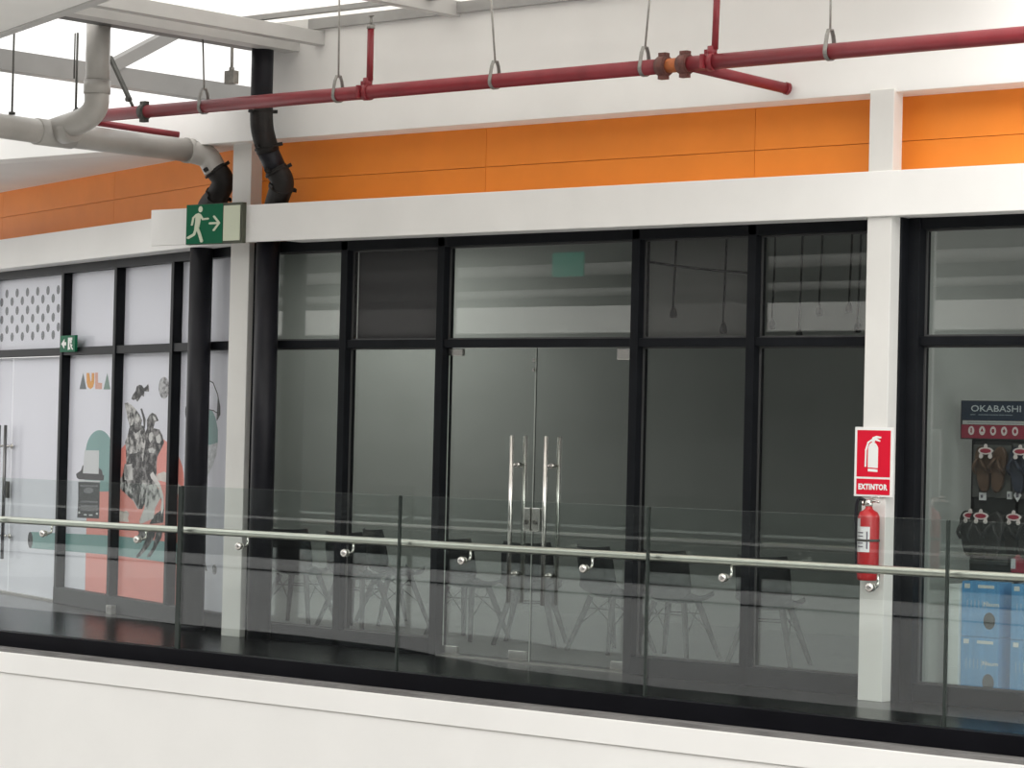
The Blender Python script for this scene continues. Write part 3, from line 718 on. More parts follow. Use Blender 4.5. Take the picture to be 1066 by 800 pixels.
xr, rr = (atY(894.5, 570, -.36).x+atY(914.5, 570, -.36).x)/2-.005, .069
ez0, ez1 = atY(904, 604.5, -.36).z, atY(905, 530, -.36).z
fe = thing('fire_extinguisher', 'red fire extinguisher hanging on the slim white column', 'fire extinguisher', (xr, -.36, ez0))
O_ = Vector((xr, -.36, 0)); hh_ = ez1-ez0
bm = new(); lathe(bm, O_+EZ*ez0, [(.06, 0), (rr-.006, .004), (rr, .02), (rr, hh_-.05), (rr-.012, hh_-.022), (rr-.04, hh_-.005), (.024, hh_+.004), (.022, hh_+.018)], 28); obj('cylinder_body', bm, extred, fe)
bm = new(); lathe(bm, O_+EZ*ez1, [(.022, .012), (.026, .02), (.026, .05), (.016, .06)], 16)
tube(bm, [O_+Vector((0, -.01, ez1+.045)), O_+Vector((.07, -.02, ez1+.05))], .008, 8); lathe(bm, O_+Vector((-.035, -.01, ez1+.035)), [(.016, -.006), (.018, 0), (.016, .006)], 14, EX); obj('valve', bm, chrome, fe)
bm = new(); tube(bm, smooth_path([O_+Vector((.005, 0, ez1+.055)), O_+Vector((.05, -.03, ez1+.055)), O_+Vector((.11, -.05, ez1+.045))], 4), .008, 8)
tube(bm, smooth_path([O_+Vector((.01, 0, ez1+.06)), O_+Vector((.05, -.02, ez1+.075)), O_+Vector((.10, -.03, ez1+.075))], 4), .007, 8); obj('squeeze_handle', bm, chrome, fe)
bm = new(); tube(bm, smooth_path([O_+Vector((-.015, 0, ez1+.045)), O_+Vector((-.07, -.01, ez1+.06)), O_+Vector((-.090, -.01, ez1-.02)), O_+Vector((-.082, -.01, ez1-.20)), O_+Vector((-.080, -.01, ez1-.36))], 8), .011, 10)
obj('hose', bm, blackpipe, fe)
def band(bm, z0, z1, a0, a1, r, n=14):
    vs = []
    for k in range(n+1):
        a = a0+(a1-a0)*k/n; d = Vector((math.cos(a), math.sin(a), 0))*r
        vs.append((bm.verts.new(O_+d+EZ*z0), bm.verts.new(O_+d+EZ*z1)))
    for k in range(n): f = bm.faces.new([vs[k][0], vs[k+1][0], vs[k+1][1], vs[k][1]]); f.smooth = True
bm = new(); band(bm, ez1-.27, ez1-.06, math.radians(-170), math.radians(-105), rr+.0015); obj('silver_label', bm, label_g, fe)
bm = new(); band(bm, ez0+.18, ez0+.34, math.radians(-135), math.radians(-50), rr+.0015); wl = obj('paper_label', bm, label_w, fe)
bm = new()
for k in range(5): band(bm, ez0+.21+k*.022, ez0+.218+k*.022, math.radians(-125), math.radians(-85), rr+.0025, 6)
band(bm, ez0+.20, ez0+.31, math.radians(-68), math.radians(-60), rr+.0025, 3); obj('label_print', bm, inkgrey, wl)
bm = new(); lathe(bm, O_+EZ*(ez0+hh_*.56), [(rr+.001, -.008), (rr+.004, -.006), (rr+.004, .006), (rr+.001, .008)], 28)
box(bm, xr-.02, xr+.02, -.36+rr-.002, -.271, ez0+hh_*.56-.03, ez0+hh_*.56+.03); obj('wall_bracket', bm, darksteel, fe)

# ------------------------------------------------------------------ balustrade
jx = [atY(x, 520, RAILY).x for x in (190, 417, 676, 988)]
jx = [jx[0]-2*2.19, jx[0]-2.19] + jx + [jx[3]+2.2]
GZ1 = 1.204
glabels = ['glass balustrade panel at the photo edge, before the left double door', 'glass balustrade panel in front of the lettered and rider films', 'glass balustrade panel in front of the corner column and downpipe',
           'glass balustrade panel in front of the double glass doors', 'glass balustrade panel in front of the extinguisher column', 'glass balustrade panel in front of the shoe display']
for i in range(len(jx)-1):
    r = thing('glass_panel', glabels[i], 'glass panel', ((jx[i]+jx[i+1])/2, RAILY, .0), 'glass balustrade panels')
    x0, x1 = jx[i]+.008, jx[i+1]-.008
    bm = new(); fs = box(bm, x0, x1, RAILY-.007, RAILY+.007, -.0005, GZ1)
    fs[0].material_index = 1; fs[1].material_index = 1; fs[4].material_index = 2; fs[5].material_index = 2
    obj('glass_sheet', bm, glass_rail, r, mats=[glass_edge, glass_edge_dark])
    bm = new(); box(bm, x1-(.03 if i == 1 else .001), x1+.015, RAILY-.010, RAILY+.010, .0, GZ1-.005) if i < 5 else box(bm, x1, x1+.002, RAILY-.01, RAILY+.01, 0, .1)
    obj('joint_seal', bm, glass_edge_dark, r)
HY = RAILY+.075
ha, hb = atY(0, 541, HY), atY(1066, 602, HY)
hz = (ha.z+hb.z)/2 + .0
hr_ = thing('handrail', 'long round stainless handrail bracketed to the glass balustrade', 'handrail', (0, HY, hz))
bm = new(); tube(bm, [(-9.4, HY, ha.z), (ha.x, HY, ha.z), ((ha.x+hb.x)/2, HY, hz-.003), (hb.x, HY, hb.z), (7.3, HY, hb.z)], .026, 20); obj('rail', bm, rail_steel, hr_)
kn = [(44, 556), (142, 563), (248, 569), (358, 575), (480, 584), (607, 590), (752, 600), (905, 608)]
kx = [atY(x, y, RAILY-.02).x for x, y in kn] + [4.78]
for x in kx:
    zk_ = hz-.095
    bm = new()
    tube(bm, fillet([(x, RAILY+.005, zk_), (x, HY, zk_), (x, HY, hz-.02)], .035, 6), .009, 10)
    bk = obj('bracket', bm, chrome, hr_)
    bm = new(); lathe(bm, Vector((x, RAILY-.007, zk_)), [(.020, 0), (.027, -.003), (.029, -.012), (.024, -.024), (.010, -.028)], 18, EY); obj('clamp_cap', bm, chrome, bk)
    bm = new(); lathe(bm, Vector((x, RAILY+.007, zk_)), [(.024, 0), (.024, .010), (.012, .014)], 18, EY); obj('clamp_disc', bm, chrome, bk)

# ------------------------------------------------------------------ downpipes and drain pipes
b1 = atY(210, 258, .10)
rp_ = .093
dp = thing('drain_pipe', 'grey plastic drain pipe ending in black downpipe beside the exit sign', 'drain pipe', (b1.x, .10, 0))
XP = -3.46
zA = atX(205, 158, XP); zP = zA.z
y0_ = atX(-40, 123, XP).y
pr_ = .092
yw = atX(56, 135, XP).y                             # where the vertical branch joins
bm = new(); tube(bm, [(XP, y0_-1.2, zP+.03), (XP, yw, zP+.0), (XP, atX(196, 157, XP).y, zP)], pr_, 22); obj('main_run', bm, pvc, dp)
vt = atY(101, 60, yw)
el0 = Vector((XP+.02, yw, zP)); 
vx = atY(101, 95, yw-.02)
bm = new(); tube(bm, fillet([(XP-.02, yw, zP+.02), (vx.x, yw-.02, zP+.10), (vx.x, yw-.02, vx.z+.05)], .28, 10), pr_, 22); obj('branch_elbow', bm, pvc, dp)
bm = new(); tube(bm, [(vx.x, yw-.02, vx.z+.02), (vx.x, yw-.02, atY(101, 14, yw-.02).z)], pr_*.985, 22); obj('vertical_run', bm, pvc, dp)
bm = new()
def ring(bm, c, d, r, h): 
    d = d.normalized(); tube(bm, [Vector(c)-d*h/2, Vector(c)+d*h/2], r, 22)
for c_, d_, r_, h_ in (((vx.x, yw-.02, vx.z+.03), EZ, pr_+.008, .10), ((XP+.17, yw, zP+.02), EX*1+EZ*.12, pr_+.008, .12), ((XP, yw, zP), EY, pr_+.009, .34)):
    bm = new(); ring(bm, c_, d_, r_, h_); obj('socket_collar', bm, pvc, dp)
e0 = Vector((XP, atX(196, 157, XP).y, zP)); 
m1 = atY(215, 163, -.16); m2 = atY(224, 177, -.10); m3 = atY(232, 188, -.06); m4 = atY(226, 204, -.02); m5 = atY(217, 216, .04); m6 = Vector((b1.x, .10, 3.22))
bm = new(); tube(bm, smooth_path([e0, m1, m2], 8), pr_+.002, 22); ring(bm, e0, EY, pr_+.009, .06); obj('end_elbow', bm, pvc, dp)
bm = new(); tube(bm, smooth_path([m1*.25+m2*.75, m3, m4, m5, m6], 8), rp_-.004, 22); obj('rubber_elbow', bm, rubber, dp)
bm = new()
def clampring(bm, c, d, r):
    d = d.normalized(); ring(bm, c, d, r, .016)
    s = d.cross(NY).normalized(); obox(bm, Vector(c)+NY*r, s, d, NY, (-.02, .02), (-.014, .014), (-.012, .014))
    obox(bm, Vector(c)+(rgt-d*rgt.dot(d)).normalized()*r, d, s, (rgt-d*rgt.dot(d)).normalized(), (-.014, .014), (-.012, .012), (-.01, .018))
clampring(bm, m2*.9+m3*.1, m3-m1, rp_+.008); obj('hose_clamp', bm, rubber, dp); bm = new(); clampring(bm, m4, m5-m3, rp_+.006); obj('hose_clamp', bm, rubber, dp)
bm = new(); tube(bm, [m6, (b1.x, .10, 0.0)], rp_, 24); obj('black_downpipe', bm, blackpipe, dp)
bm = new(); ring(bm, (b1.x, .10, .02), EZ, rp_+.012, .04); obj('floor_collar', bm, blackpipe, dp)

b2 = Vector((-2.67, -.15, 0)); rq = .092
d2 = thing('downpipe', 'black downpipe with rubber bends beside the white corner column', 'downpipe', (b2.x, b2.y, 0))
n1 = atY(272, 112, -.42); n2 = atY(273, 134, -.42); n3 = atY(279, 158, -.36); n4 = atY(287, 176, -.30); n5 = atY(294, 190, -.26); n6 = atY(289, 207, -.20); n7 = Vector((b2.x, b2.y, 3.16))
bm = new(); tube(bm, [Vector((n1.x, n1.y, 4.75)), n1], rq*.92, 24); obj('upper_run', bm, blackpipe, d2)
bm = new(); tube(bm, smooth_path([n1+EZ*.02, n2, n3], 8), rq*.96, 24); obj('rubber_bend', bm, rubber, d2)
bm = new(); tube(bm, [n3-(n4-n3)*.3, n4+(n5-n4)*.2], rq*.90, 24); obj('sloped_run', bm, blackpipe, d2)
bm = new(); tube(bm, smooth_path([n4, n5, n6, n7], 8), rq*.97, 24); obj('rubber_bend', bm, rubber, d2)
for c_, t_, r_ in ((n1+EZ*-.03, EZ, rq+.008), (n3*.8+n2*.2, n3-n2, rq+.006), (n4*.8+n5*.2, n5-n4, rq+.006), (n5*.7+n6*.3, n6-n5+EZ*-.05, rq+.006)):
    bm = new(); clampring(bm, c_, t_, r_); obj('hose_clamp', bm, rubber, d2)
bm = new(); tube(bm, [n7, (b2.x, b2.y, 0)], rq, 24); obj('lower_run', bm, blackpipe, d2)

# ------------------------------------------------------------------ sprinkler pipe
pa, pb = atY(104, 120.5, -1.0), atY(1066, 36, -1.0)
dirp = (pb-pa).normalized(); pe = pb+dirp*2.6; sr_ = .050
def on(px): 
    best = min(range(2001), key=lambda k: abs(_px(pa+(pe-pa)*k/2000)[0]-px)); return pa+(pe-pa)*best/2000
def _px(p):
    q = p-CAM; z = q.dot(fwd); return (W/2+F*q.dot(rgt)/z, H/2-F*q.dot(upv)/z)
sk = thing('sprinkler_pipe', 'long dark red sprinkler pipe hung below the roof', 'pipe', pa)
bm = new(); tube(bm, [pa-dirp*.12, on(692)], sr_, 22); tube(bm, [on(712), pe], sr_, 22); obj('main_pipe', bm, red, sk)
bm = new(); tube(bm, [on(690), on(714)], sr_-.003, 22); obj('orange_spool', bm, orangecoup, sk)
def coupling(px, m=rust, R=.066, h=.06):
    c = on(px); bm = new(); ring(bm, c, dirp, R, h); ring(bm, c-dirp*h*.5, dirp, R-.006, .02); ring(bm, c+dirp*h*.5, dirp, R-.006, .02)
    obox(bm, c+EZ*R, dirp, NY, EZ, (-.03, .03), (-.022, .022), (-.015, .02)); obox(bm, c-EZ*R, dirp, NY, EZ, (-.03, .03), (-.022, .022), (-.02, .012))
    return obj('coupling', bm, m, sk)
coupling(691); coupling(713); coupling(150, darksteel, .060, .05)
for px, top, rad in ((382.5, (386, 30), .024), (741, (747.5, -30), .022)):
    c = on(px); t = atY(top[0], top[1], c.y)
    bm = new(); ring(bm, c, dirp, sr_+.009, .055); obox(bm, c+NY*(sr_+.008), dirp, NY, EZ, (-.045, -.02), (-.012, .014), (-.045, .045)); obox(bm, c+EZ*sr_, dirp, NY, EZ, (-.05, -.02), (-.02, .02), (-.01, .03))
    tube(bm, [c+EZ*.03, c+EZ*.10], rad+.010, 14); obj('saddle_tee', bm, red, sk)
    bm = new(); tube(bm, [c+dirp*.02+EZ*.08, t], rad, 16); rs = obj('riser', bm, red, sk)
    if top[1] > 0:
        bm = new(); tube(bm, [t, t+EZ*.03], rad+.006, 14); tube(bm, [t+EZ*.03, t+EZ*.09], .010, 10); tube(bm, [t+EZ*.09, t+EZ*.095], .022, 12); obj('sprinkler_head', bm, zinc, rs)
c = on(722); t = atY(820, 92.5, -.28)
bm = new(); tube(bm, [c-EZ*.02, t], .036, 16); tube(bm, [t-(t-c).normalized()*.02, t+(t-c).normalized()*.004], .041, 16); obj('branch_pipe', bm, red, sk)
c = atY(96, 127, -.95); t = atY(186, 140.5, -.30)
bm = new(); tube(bm, [c, t], .026, 16); obj('branch_pipe', bm, red, sk)

hang = [(212, 33, 'thin hanger rod left of the black pipe, under the steel beam'), (352, -20, 'thin hanger rod just left of the short red riser'), (515, -20, 'thin hanger rod right of the short red riser'),
        (671, -20, 'thin hanger rod just left of the orange pipe coupling'), (864, -20, 'thin hanger rod nearest the right column')]
for px, ty, lb in hang:
    c = on(px); lean = {212: -1, 352: 1.5, 515: -5, 671: 7, 864: 1}[px]
    t = atY(px+lean, ty, c.y)
    r = thing('pipe_hanger', lb, 'pipe hanger', c+EZ*.0, 'hanger rods of the red sprinkler pipe')
    bm = new(); tube(bm, [c+EZ*.125, t], .007, 8); obj('rod', bm, zinc, r)
    bm = new()
    pts = [c+(EY*math.cos(a)+EZ*math.sin(a))*(sr_+.006) for a in [math.radians(200+k*14) for k in range(11)]]
    loop = [c+EZ*.135+EY*-.018, c+EZ*.10-EY*.035] + [c-EY*(sr_+.005)] + [c+(EY*math.cos(a)+EZ*math.sin(a))*(sr_+.007) for a in [PI+PI*k/10 for k in range(1, 10)]] + [c+EY*(sr_+.005), c+EZ*.10+EY*.035, c+EZ*.135+EY*.018]
    for i in range(len(loop)-1):
        a, b = loop[i], loop[i+1]; t_ = (b-a).normalized(); nn = dirp.cross(t_).normalized()
        obox(bm, a, dirp, t_, nn, (-.014, .014), (0, (b-a).length), (-.002, .003))
    obox(bm, c+EZ*.135, dirp, EY, EZ, (-.014, .014), (-.02, .02), (-.004, .004))
    obj('clevis', bm, zinc, r)
# sway brace
a = atY(115, 60, -1.02); b = on(138)+EZ*.05
r = thing('sway_brace', 'dark diagonal steel brace holding the red pipe behind the grey elbow', 'brace', b)
bm = new(); t_ = (b-a).normalized(); nn = t_.cross(NY).normalized()
obox(bm, a, t_, NY, nn, (0, (b-a).length*.86), (-.004, .03), (-.022, -.016)); obox(bm, a, t_, NY, nn, (0, (b-a).length*.86), (-.004, .004), (-.022, .022)); obj('angle_bar', bm, darksteel, r)
bm = new(); tube(bm, [a+(b-a)*.82, b], .012, 8); tube(bm, [a+(b-a)*.86-NY*.01, a+(b-a)*.86+NY*.03], .02, 10); obj('swivel', bm, darksteel, r)
# hangers of the plastic pipe
for px, py, ty, lb, tw in ((79, 108, 34, 'pair of thin dark rods holding the grey plastic pipe by its branch', True), (12.5, 117, 34, 'single thin rod holding the grey pipe near the photo edge', False)):
    c = atX(px, py, XP)
    c.z = zP+pr_
    r = thing('drain_pipe_hanger', lb, 'pipe hanger', c)
    t = atX(px+(1 if tw else .3), ty, XP) ; t = Vector((XP, c.y, t.z))
    bm = new()
    if tw:
        tube(bm, [c+EZ*.10, t], .009, 8); tube(bm, [c+EZ*.35-EX*.03, t-EX*.03], .006, 8)
    else: tube(bm, [c+EZ*.02, t], .008, 8)
    obj('rod', bm, darksteel, r)
    bm = new()
    if tw:
        tube(bm, [c+EZ*.11, c-EX*.06-EZ*.01], .007, 8); tube(bm, [c+EZ*.11, c+EX*.06-EZ*.01], .007, 8); tube(bm, [c+EZ*.10-EX*.02, c+EZ*.12+EX*.02], .012, 8)
    else: ring(bm, c+EZ*.02, EZ, .025, .02)
    obj('clevis', bm, darksteel, r)

# ------------------------------------------------------------------ roof structure
def ybeam(name, label, px, py, h, w, y0, y1, m, Y=-.20):
    e = atY(px, py, Y); bm = new(); t = .012
    box(bm, e.x-w/2, e.x+w/2, y0, y1, e.z, e.z+t); box(bm, e.x-w/2, e.x+w/2, y0, y1, e.z+h-t, e.z+h); box(bm, e.x+w/2-.03, e.x+w/2, y0, y1, e.z, e.z+h)
    return struct(name, bm, m, label, 'roof beam')
def yline(x, y, Y=-.21):                           # point where the roof member meets the wall
    return atY(x, y, Y)
def member(name, label, bot, top, width, ylen, m, y1=-.20):
    b_, t_ = atY(bot[0], bot[1], y1), atY(top[0], top[1], y1)
    x1 = b_.x; bm = new(); box(bm, x1-width, x1, y1-ylen, y1, b_.z, t_.z, .003); return struct(name, bm, m, label, 'roof beam')
steelroof = mat('painted_steel_roof', (.50, .49, .475, 1), .5, var=.05)
member('roof_beam_1', 'lower pale steel beam running out from the upper wall', (312, 54), (312, 44), .16, 5.2, steelroof)
member('roof_beam_2', 'upper pale steel beam beside the translucent roof sheet', (338, 47), (338, 33), .10, 5.2, steelroof)
member('roof_beam_3', 'pale steel beam at the top edge above the sprinkler pipe', (479, 17), (479, -1), .10, 5.2, steelroof)
e1 = atY(312, 50, -.2); e2 = atY(262, 60, -.2)
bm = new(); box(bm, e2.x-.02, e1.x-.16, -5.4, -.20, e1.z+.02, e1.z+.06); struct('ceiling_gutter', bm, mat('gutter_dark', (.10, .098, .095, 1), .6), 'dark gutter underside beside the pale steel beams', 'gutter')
# translucent sheet
RZ = atY(321, 32, -.2).z
bm = new(); box(bm, -2.62, 4.0, -5.4, -.16, RZ+.09, RZ+.10); struct('roof_sheet', bm, roofsheet, 'bright translucent roof sheet lit from above', 'roof')
bm = new(); box(bm, -2.2, 4.0, -.24, -.20, RZ-.0, RZ+.08); struct('roof_edge_angle', bm, steelgrey, 'grey edge strip where the roof sheet meets upper wall', 'roof trim')
c = atZ(280, 20, RZ+.05)
bm = new(); box(bm, -2.62, 4.0, c.y-.03, c.y+.03, RZ+.05, RZ+.088); struct('roof_purlin', bm, steelgrey, 'thin grey purlin under the translucent roof sheet', 'roof trim')
# grey beam far left, behind
gx = -5.2; gb0, gb1 = atX(258, 90, gx), atX(258, 104, gx)
zt2 = atX(0, 50, gx).z; zb2 = atX(0, 78, gx).z
gzt, gzb = (gb0.z+zt2)/2, (gb1.z+zb2)/2
print('GREYBEAM', gx, gb0.z, zt2, gb1.z, zb2, atX(0, 50, gx).y)
bm = new(); box(bm, gx-.14, gx, atX(0, 50, gx).y-2.5, gb0.y+.9, gzb, gzt, .004)
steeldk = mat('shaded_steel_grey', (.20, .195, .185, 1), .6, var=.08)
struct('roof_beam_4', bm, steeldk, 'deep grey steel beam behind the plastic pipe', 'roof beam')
a = atY(112, 72, -.9); a = Vector((gx+.0, 0, 0))+Vector((0, atX(118, 70, gx).y, gzt-.03)); 
p1 = atX(118, 68, gx-.05); p2 = atX(163, 44, gx-.05)
d_ = (p2-p1).normalized(); nn = d_.cross(EX).normalized()
bm = new(); obox(bm, p1-d_*.05, d_, EX, nn, (0, (p2-p1).length+.6), (-.06, .06), (-.05, .05)); struct('roof_strut', bm, steeldk, 'grey diagonal strut rising from the deep grey beam', 'roof strut')
# white bulkhead box, parallel to the left facade, top corner of the photo
B0 = atY(0, 39, -3.0)
bm = new()
p_a = B0; z_b = B0.z
dirb = LU
far = atZ(112, 0, z_b)
dv = (far-B0); dv.z = 0; dv.normalize(); nb = Vector((dv.y, -dv.x, 0))
print('BULK', B0, dv)
if nb.y > 0: nb = -nb
obox(bm, B0, dv, nb, EZ, (-3.0, 5.0), (-.02, .06), (0, .05)); struct('ceiling_bulkhead_edge', bm, steelroof, 'grey lower edge strip of the boxed bulkhead', 'bulkhead')
bm = new(); obox(bm, B0, dv, nb, EZ, (-3.0, 5.0), (.0605, .9), (0.01, 1.2))
struct('ceiling_bulkhead', bm, white, 'pale boxed bulkhead crossing the top corner of photo', 'bulkhead')
# junction box on a rod
jb = atY(241, 80, -.9)
r = thing('junction_box', 'small grey junction box hanging from a conduit beside black pipe', 'junction box', jb-EZ*.06)
bm = new(); box(bm, jb.x-.05, jb.x+.05, jb.y-.03, jb.y+.03, jb.z-.055, jb.z+.045, .006); bx_ = obj('box_body', bm, zinc, r)
bm = new(); tube(bm, [jb+EZ*.045, Vector((jb.x, jb.y, jb.z+.22))], .012, 10); tube(bm, [jb+EZ*.04, jb+EZ*.07], .02, 12); obj('conduit', bm, zinc, r)

# ------------------------------------------------------------------ shoe shop display
DY = .50
def dp_(x, y, Y=DY): return atY(x, y, Y)
hx0, hx1 = dp_(1000, 437).x, dp_(1000, 437).x+.53
hz0_, hz1_ = dp_(1033, 458).z, dp_(1033, 417.5).z
rk = thing('display_rack', 'dark shoe display rack with navy and crimson header sign', 'display rack', (hx0+.32, DY+.1, 0))
bm = new(); box(bm, hx0, hx1, DY, DY+.05, hz0_, hz1_, .003); hs = obj('header_sign', bm, rackdark, rk)
def hp(u, v): return Vector((hx0+(hx1-hx0)*u, DY-.0005, hz0_+(hz1_-hz0_)*v))
def hrect(bm, u0, v0, u1, v1, d=.001): prism(bm, [hp(u0, v0), hp(u1, v0), hp(u1, v1), hp(u0, v1)], NY, d)
bm = new(); hrect(bm, .015, .5, .985, .985); obj('navy_band', bm, navy, hs)
bm = new(); hrect(bm, .03, .385, .985, .485); obj('pale_band', bm, mat('pale_band_print', (.50, .50, .48, 1), .6), hs)
bm = new(); hrect(bm, .015, .03, .985, .375); obj('crimson_band', bm, crimson, hs)
bm = new(); text_mesh(bm, 'OKABASHI', hp(.50, .80), EX, EZ, NY, (hx1-hx0)*.70, (hz1_-hz0_)*.165, .003, bold=.012, spacing=1.02); obj('brand_lettering', bm, lettergrey, hs)
bm = new()
for u0, u1 in ((.14, .21), (.255, .40), (.41, .53), (.54, .62), (.63, .73)): hrect(bm, u0, .625, u1, .65, .003)
hrect(bm, .10, .425, .9, .445, .003) ; obj('small_print', bm, mat('small_print_grey', (.22, .25, .28, 1), .6), hs)
bm = new(); bm2 = new()
for k in range(5):
    u = .157+k*.154
    prism(bm, [hp(u+.042*math.cos(t), .225+.115*math.sin(t)) for t in [j*PI/10 for j in range(20)]], NY, .002)
    if k == 0: hrect(bm2, u-.008, .17, u+.010, .29, .0035)
    elif k == 1: prism(bm2, [hp(u, .30), hp(u-.022, .20), hp(u+.022, .20)], NY, .0035)
    elif k in (2, 4): prism(bm2, [hp(u+.020*math.cos(t), .225+.055*math.sin(t)) for t in [j*PI/8 for j in range(16)]], NY, .0035)
    else: hrect(bm2, u-.018, .205, u+.018, .25, .0035); hrect(bm2, u-.007, .17, u+.007, .285, .0035)
obj('round_icon', bm, tagpink, hs); obj('icon_mark', bm2, crimson, hs)
z_bot = dp_(1020, 600).z
bm = new(); box(bm, hx0+.07, hx1, DY+.03, DY+.06, z_bot, hz0_, .003)
for xx in (hx0+.07, hx0+.40): box(bm, xx, xx+.03, DY+.03, DY+.06, .0, hz0_, .003)
obj('rack_frame', bm, rackdark, rk)
bx = [(1013.5, 463, 1052, 519), (1055, 462, 1095, 521), (1011, 535, 1049, 589), (1054, 536, 1093, 592)]
for (xa, ya, xb, yb) in bx:
    a = dp_(xa, ya, DY+.02); b = dp_(xb, yb, DY+.02)
    bm = new(); box(bm, a.x, b.x, DY+.018, DY+.03, min(a.z, b.z), max(a.z, b.z), .002); obj('backing_board', bm, rackboard, rk)
for (x, y, m, w, h) in ((1022.5, 517, label_w, .045, .05), (1050.5, 516, label_g, .03, .05), (1059.5, 516, label_w, .05, .07)):
    p = dp_(x, y, DY-.0)
    bm = new()
    if x > 1058: prism(bm, [p+EX*-.028, p+EZ*-.042, p+EX*.028, p+EZ*.042], NY, .004)
    else: box(bm, p.x-w/2, p.x+w/2, DY-.002, DY+.016, p.z-h/2, p.z+h/2)
    t_ = obj('price_tag', bm, m, rk)
    bm = new(); box(bm, p.x-w/5, p.x+w/5, DY-.006, DY-.0045, p.z-h/5, p.z+h/5); obj('tag_print', bm, inkgrey, t_)
p = dp_(1063, 588, DY-.02)
bm = new(); box(bm, p.x-.075, p.x-.035, DY-.02, DY-.016, p.z-.04, p.z+.045); box(bm, p.x-.075, p.x+.06, DY-.016, DY+.016, p.z-.055, p.z+.06); obj('price_label', bm, tagred, rk)
bm = new(); box(bm, p.x-.073, p.x-.040, DY-.024, DY-.0205, p.z-.03, p.z+.035); obj('price_print', bm, label_w, rk)

def outline(n=28):                                 # sandal sole, toe up (z), length 1
    pts = []
    for k in range(n):
        t = 2*PI*k/n; z = math.sin(t)*.5; x = math.cos(t)
        w = .19 + .03*math.sin(t) - .035*math.cos(2*t)*(1 if z < .1 else .4)
        pts.append((x*w, z))
    return pts
def make_sandals(label, c, L, m, gap=.058, splay=.10, tagcol=tagred):
    r = thing('sandal_pair', label, 'sandals', c-EZ*L*.55, 'sandal pairs hanging on the display rack')
    for sd in (-1, 1):
        bm = new(); ca, sa = math.cos(sd*splay), math.sin(sd*splay)
        def tr(x, z, y): return c + Vector((sd*gap + x*L*ca + z*L*sa, y, -x*L*sa*1 + z*L*ca))
        P = outline()
        lay = []
        for sc_k, y in ((.96, 0), (1, -.006), (1, -.026), (.93, -.032)):
            lay.append([bm.verts.new(tr(x*sc_k, z*sc_k, y-.002)) for x, z in P])
        for i in range(3):
            for k in range(len(P)): bm.faces.new([lay[i][k], lay[i][(k+1) % len(P)], lay[i+1][(k+1) % len(P)], lay[i+1][k]])
        bm.faces.new(lay[0][::-1]); bm.faces.new(lay[-1])
        so = obj('sandal', bm, m, r)
        bm = new()
        tube(bm, smooth_path([tr(0, .27, -.03), tr(-.05, .20, -.07), tr(-.13, .05, -.075), tr(-.17, -.08, -.03)], 5), [.011]*16, 10)
        tube(bm, smooth_path([tr(0, .27, -.03), tr(.05, .20, -.07), tr(.13, .05, -.075), tr(.17, -.08, -.03)], 5), [.011]*16, 10)
        obj('strap', bm, m, so)
    t0 = c+Vector((0, -.085, L*.40))
    def tp(x, z, y=0): return t0+Vector((x, y, z))
    bm = new(); S_ = .057
    prism(bm, [tp(.95*S_*math.cos(a), .42*S_*math.sin(a)) for a in [k*PI/10 for k in range(20)]], NY, .004)
    prism(bm, [tp(.22*S_*math.cos(a), .52*S_+.26*S_*math.sin(a), -.0005) for a in [k*PI/8 for k in range(16)]], NY, .004)
    for sd in (-1, 1):
        prism(bm, [tp(sd*.60*S_+.26*S_*math.cos(a), -.62*S_+.26*S_*math.sin(a), -.0005) for a in [k*PI/8 for k in range(16)]], NY, .004)
        prism(bm, [tp(sd*.75*S_, -.1*S_, .0005), tp(sd*.40*S_, -.1*S_, .0005), tp(sd*.45*S_, -.6*S_, .0005), tp(sd*.78*S_, -.6*S_, .0005)], NY, .004)
    box(bm, t0.x-.004, t0.x+.004, t0.y, c.y+.004, t0.z-.004, t0.z+.004)
    hc = obj('hang_card', bm, tagpink, r)
    bm = new(); prism(bm, [tp(.72*S_*math.cos(a), .26*S_*math.sin(a), -.0045) for a in [k*PI/10 for k in range(20)]], NY, .001); obj('oval_print', bm, tagcol, hc)
    return r
LS_ = .30
make_sandals('brown sandals hanging under the white hang card, upper board of the rack', dp_(1033, 489, DY), LS_, brown)
make_sandals('navy sandals hanging on the upper board beside the brown sandals', dp_(1069, 490, DY), LS_, navyfoam)
make_sandals('black sandals hanging in front, lower board below the brown sandals', dp_(1028, 558, DY-.12), LS_+.02, blackfoam)
make_sandals('black sandals hanging behind another pair, at the lower board edge', dp_(1017, 556, DY+.01), LS_, blackfoam)
make_sandals('dark sandals hanging on the lower board below the navy sandals', dp_(1062, 558, DY), LS_, blackfoam)

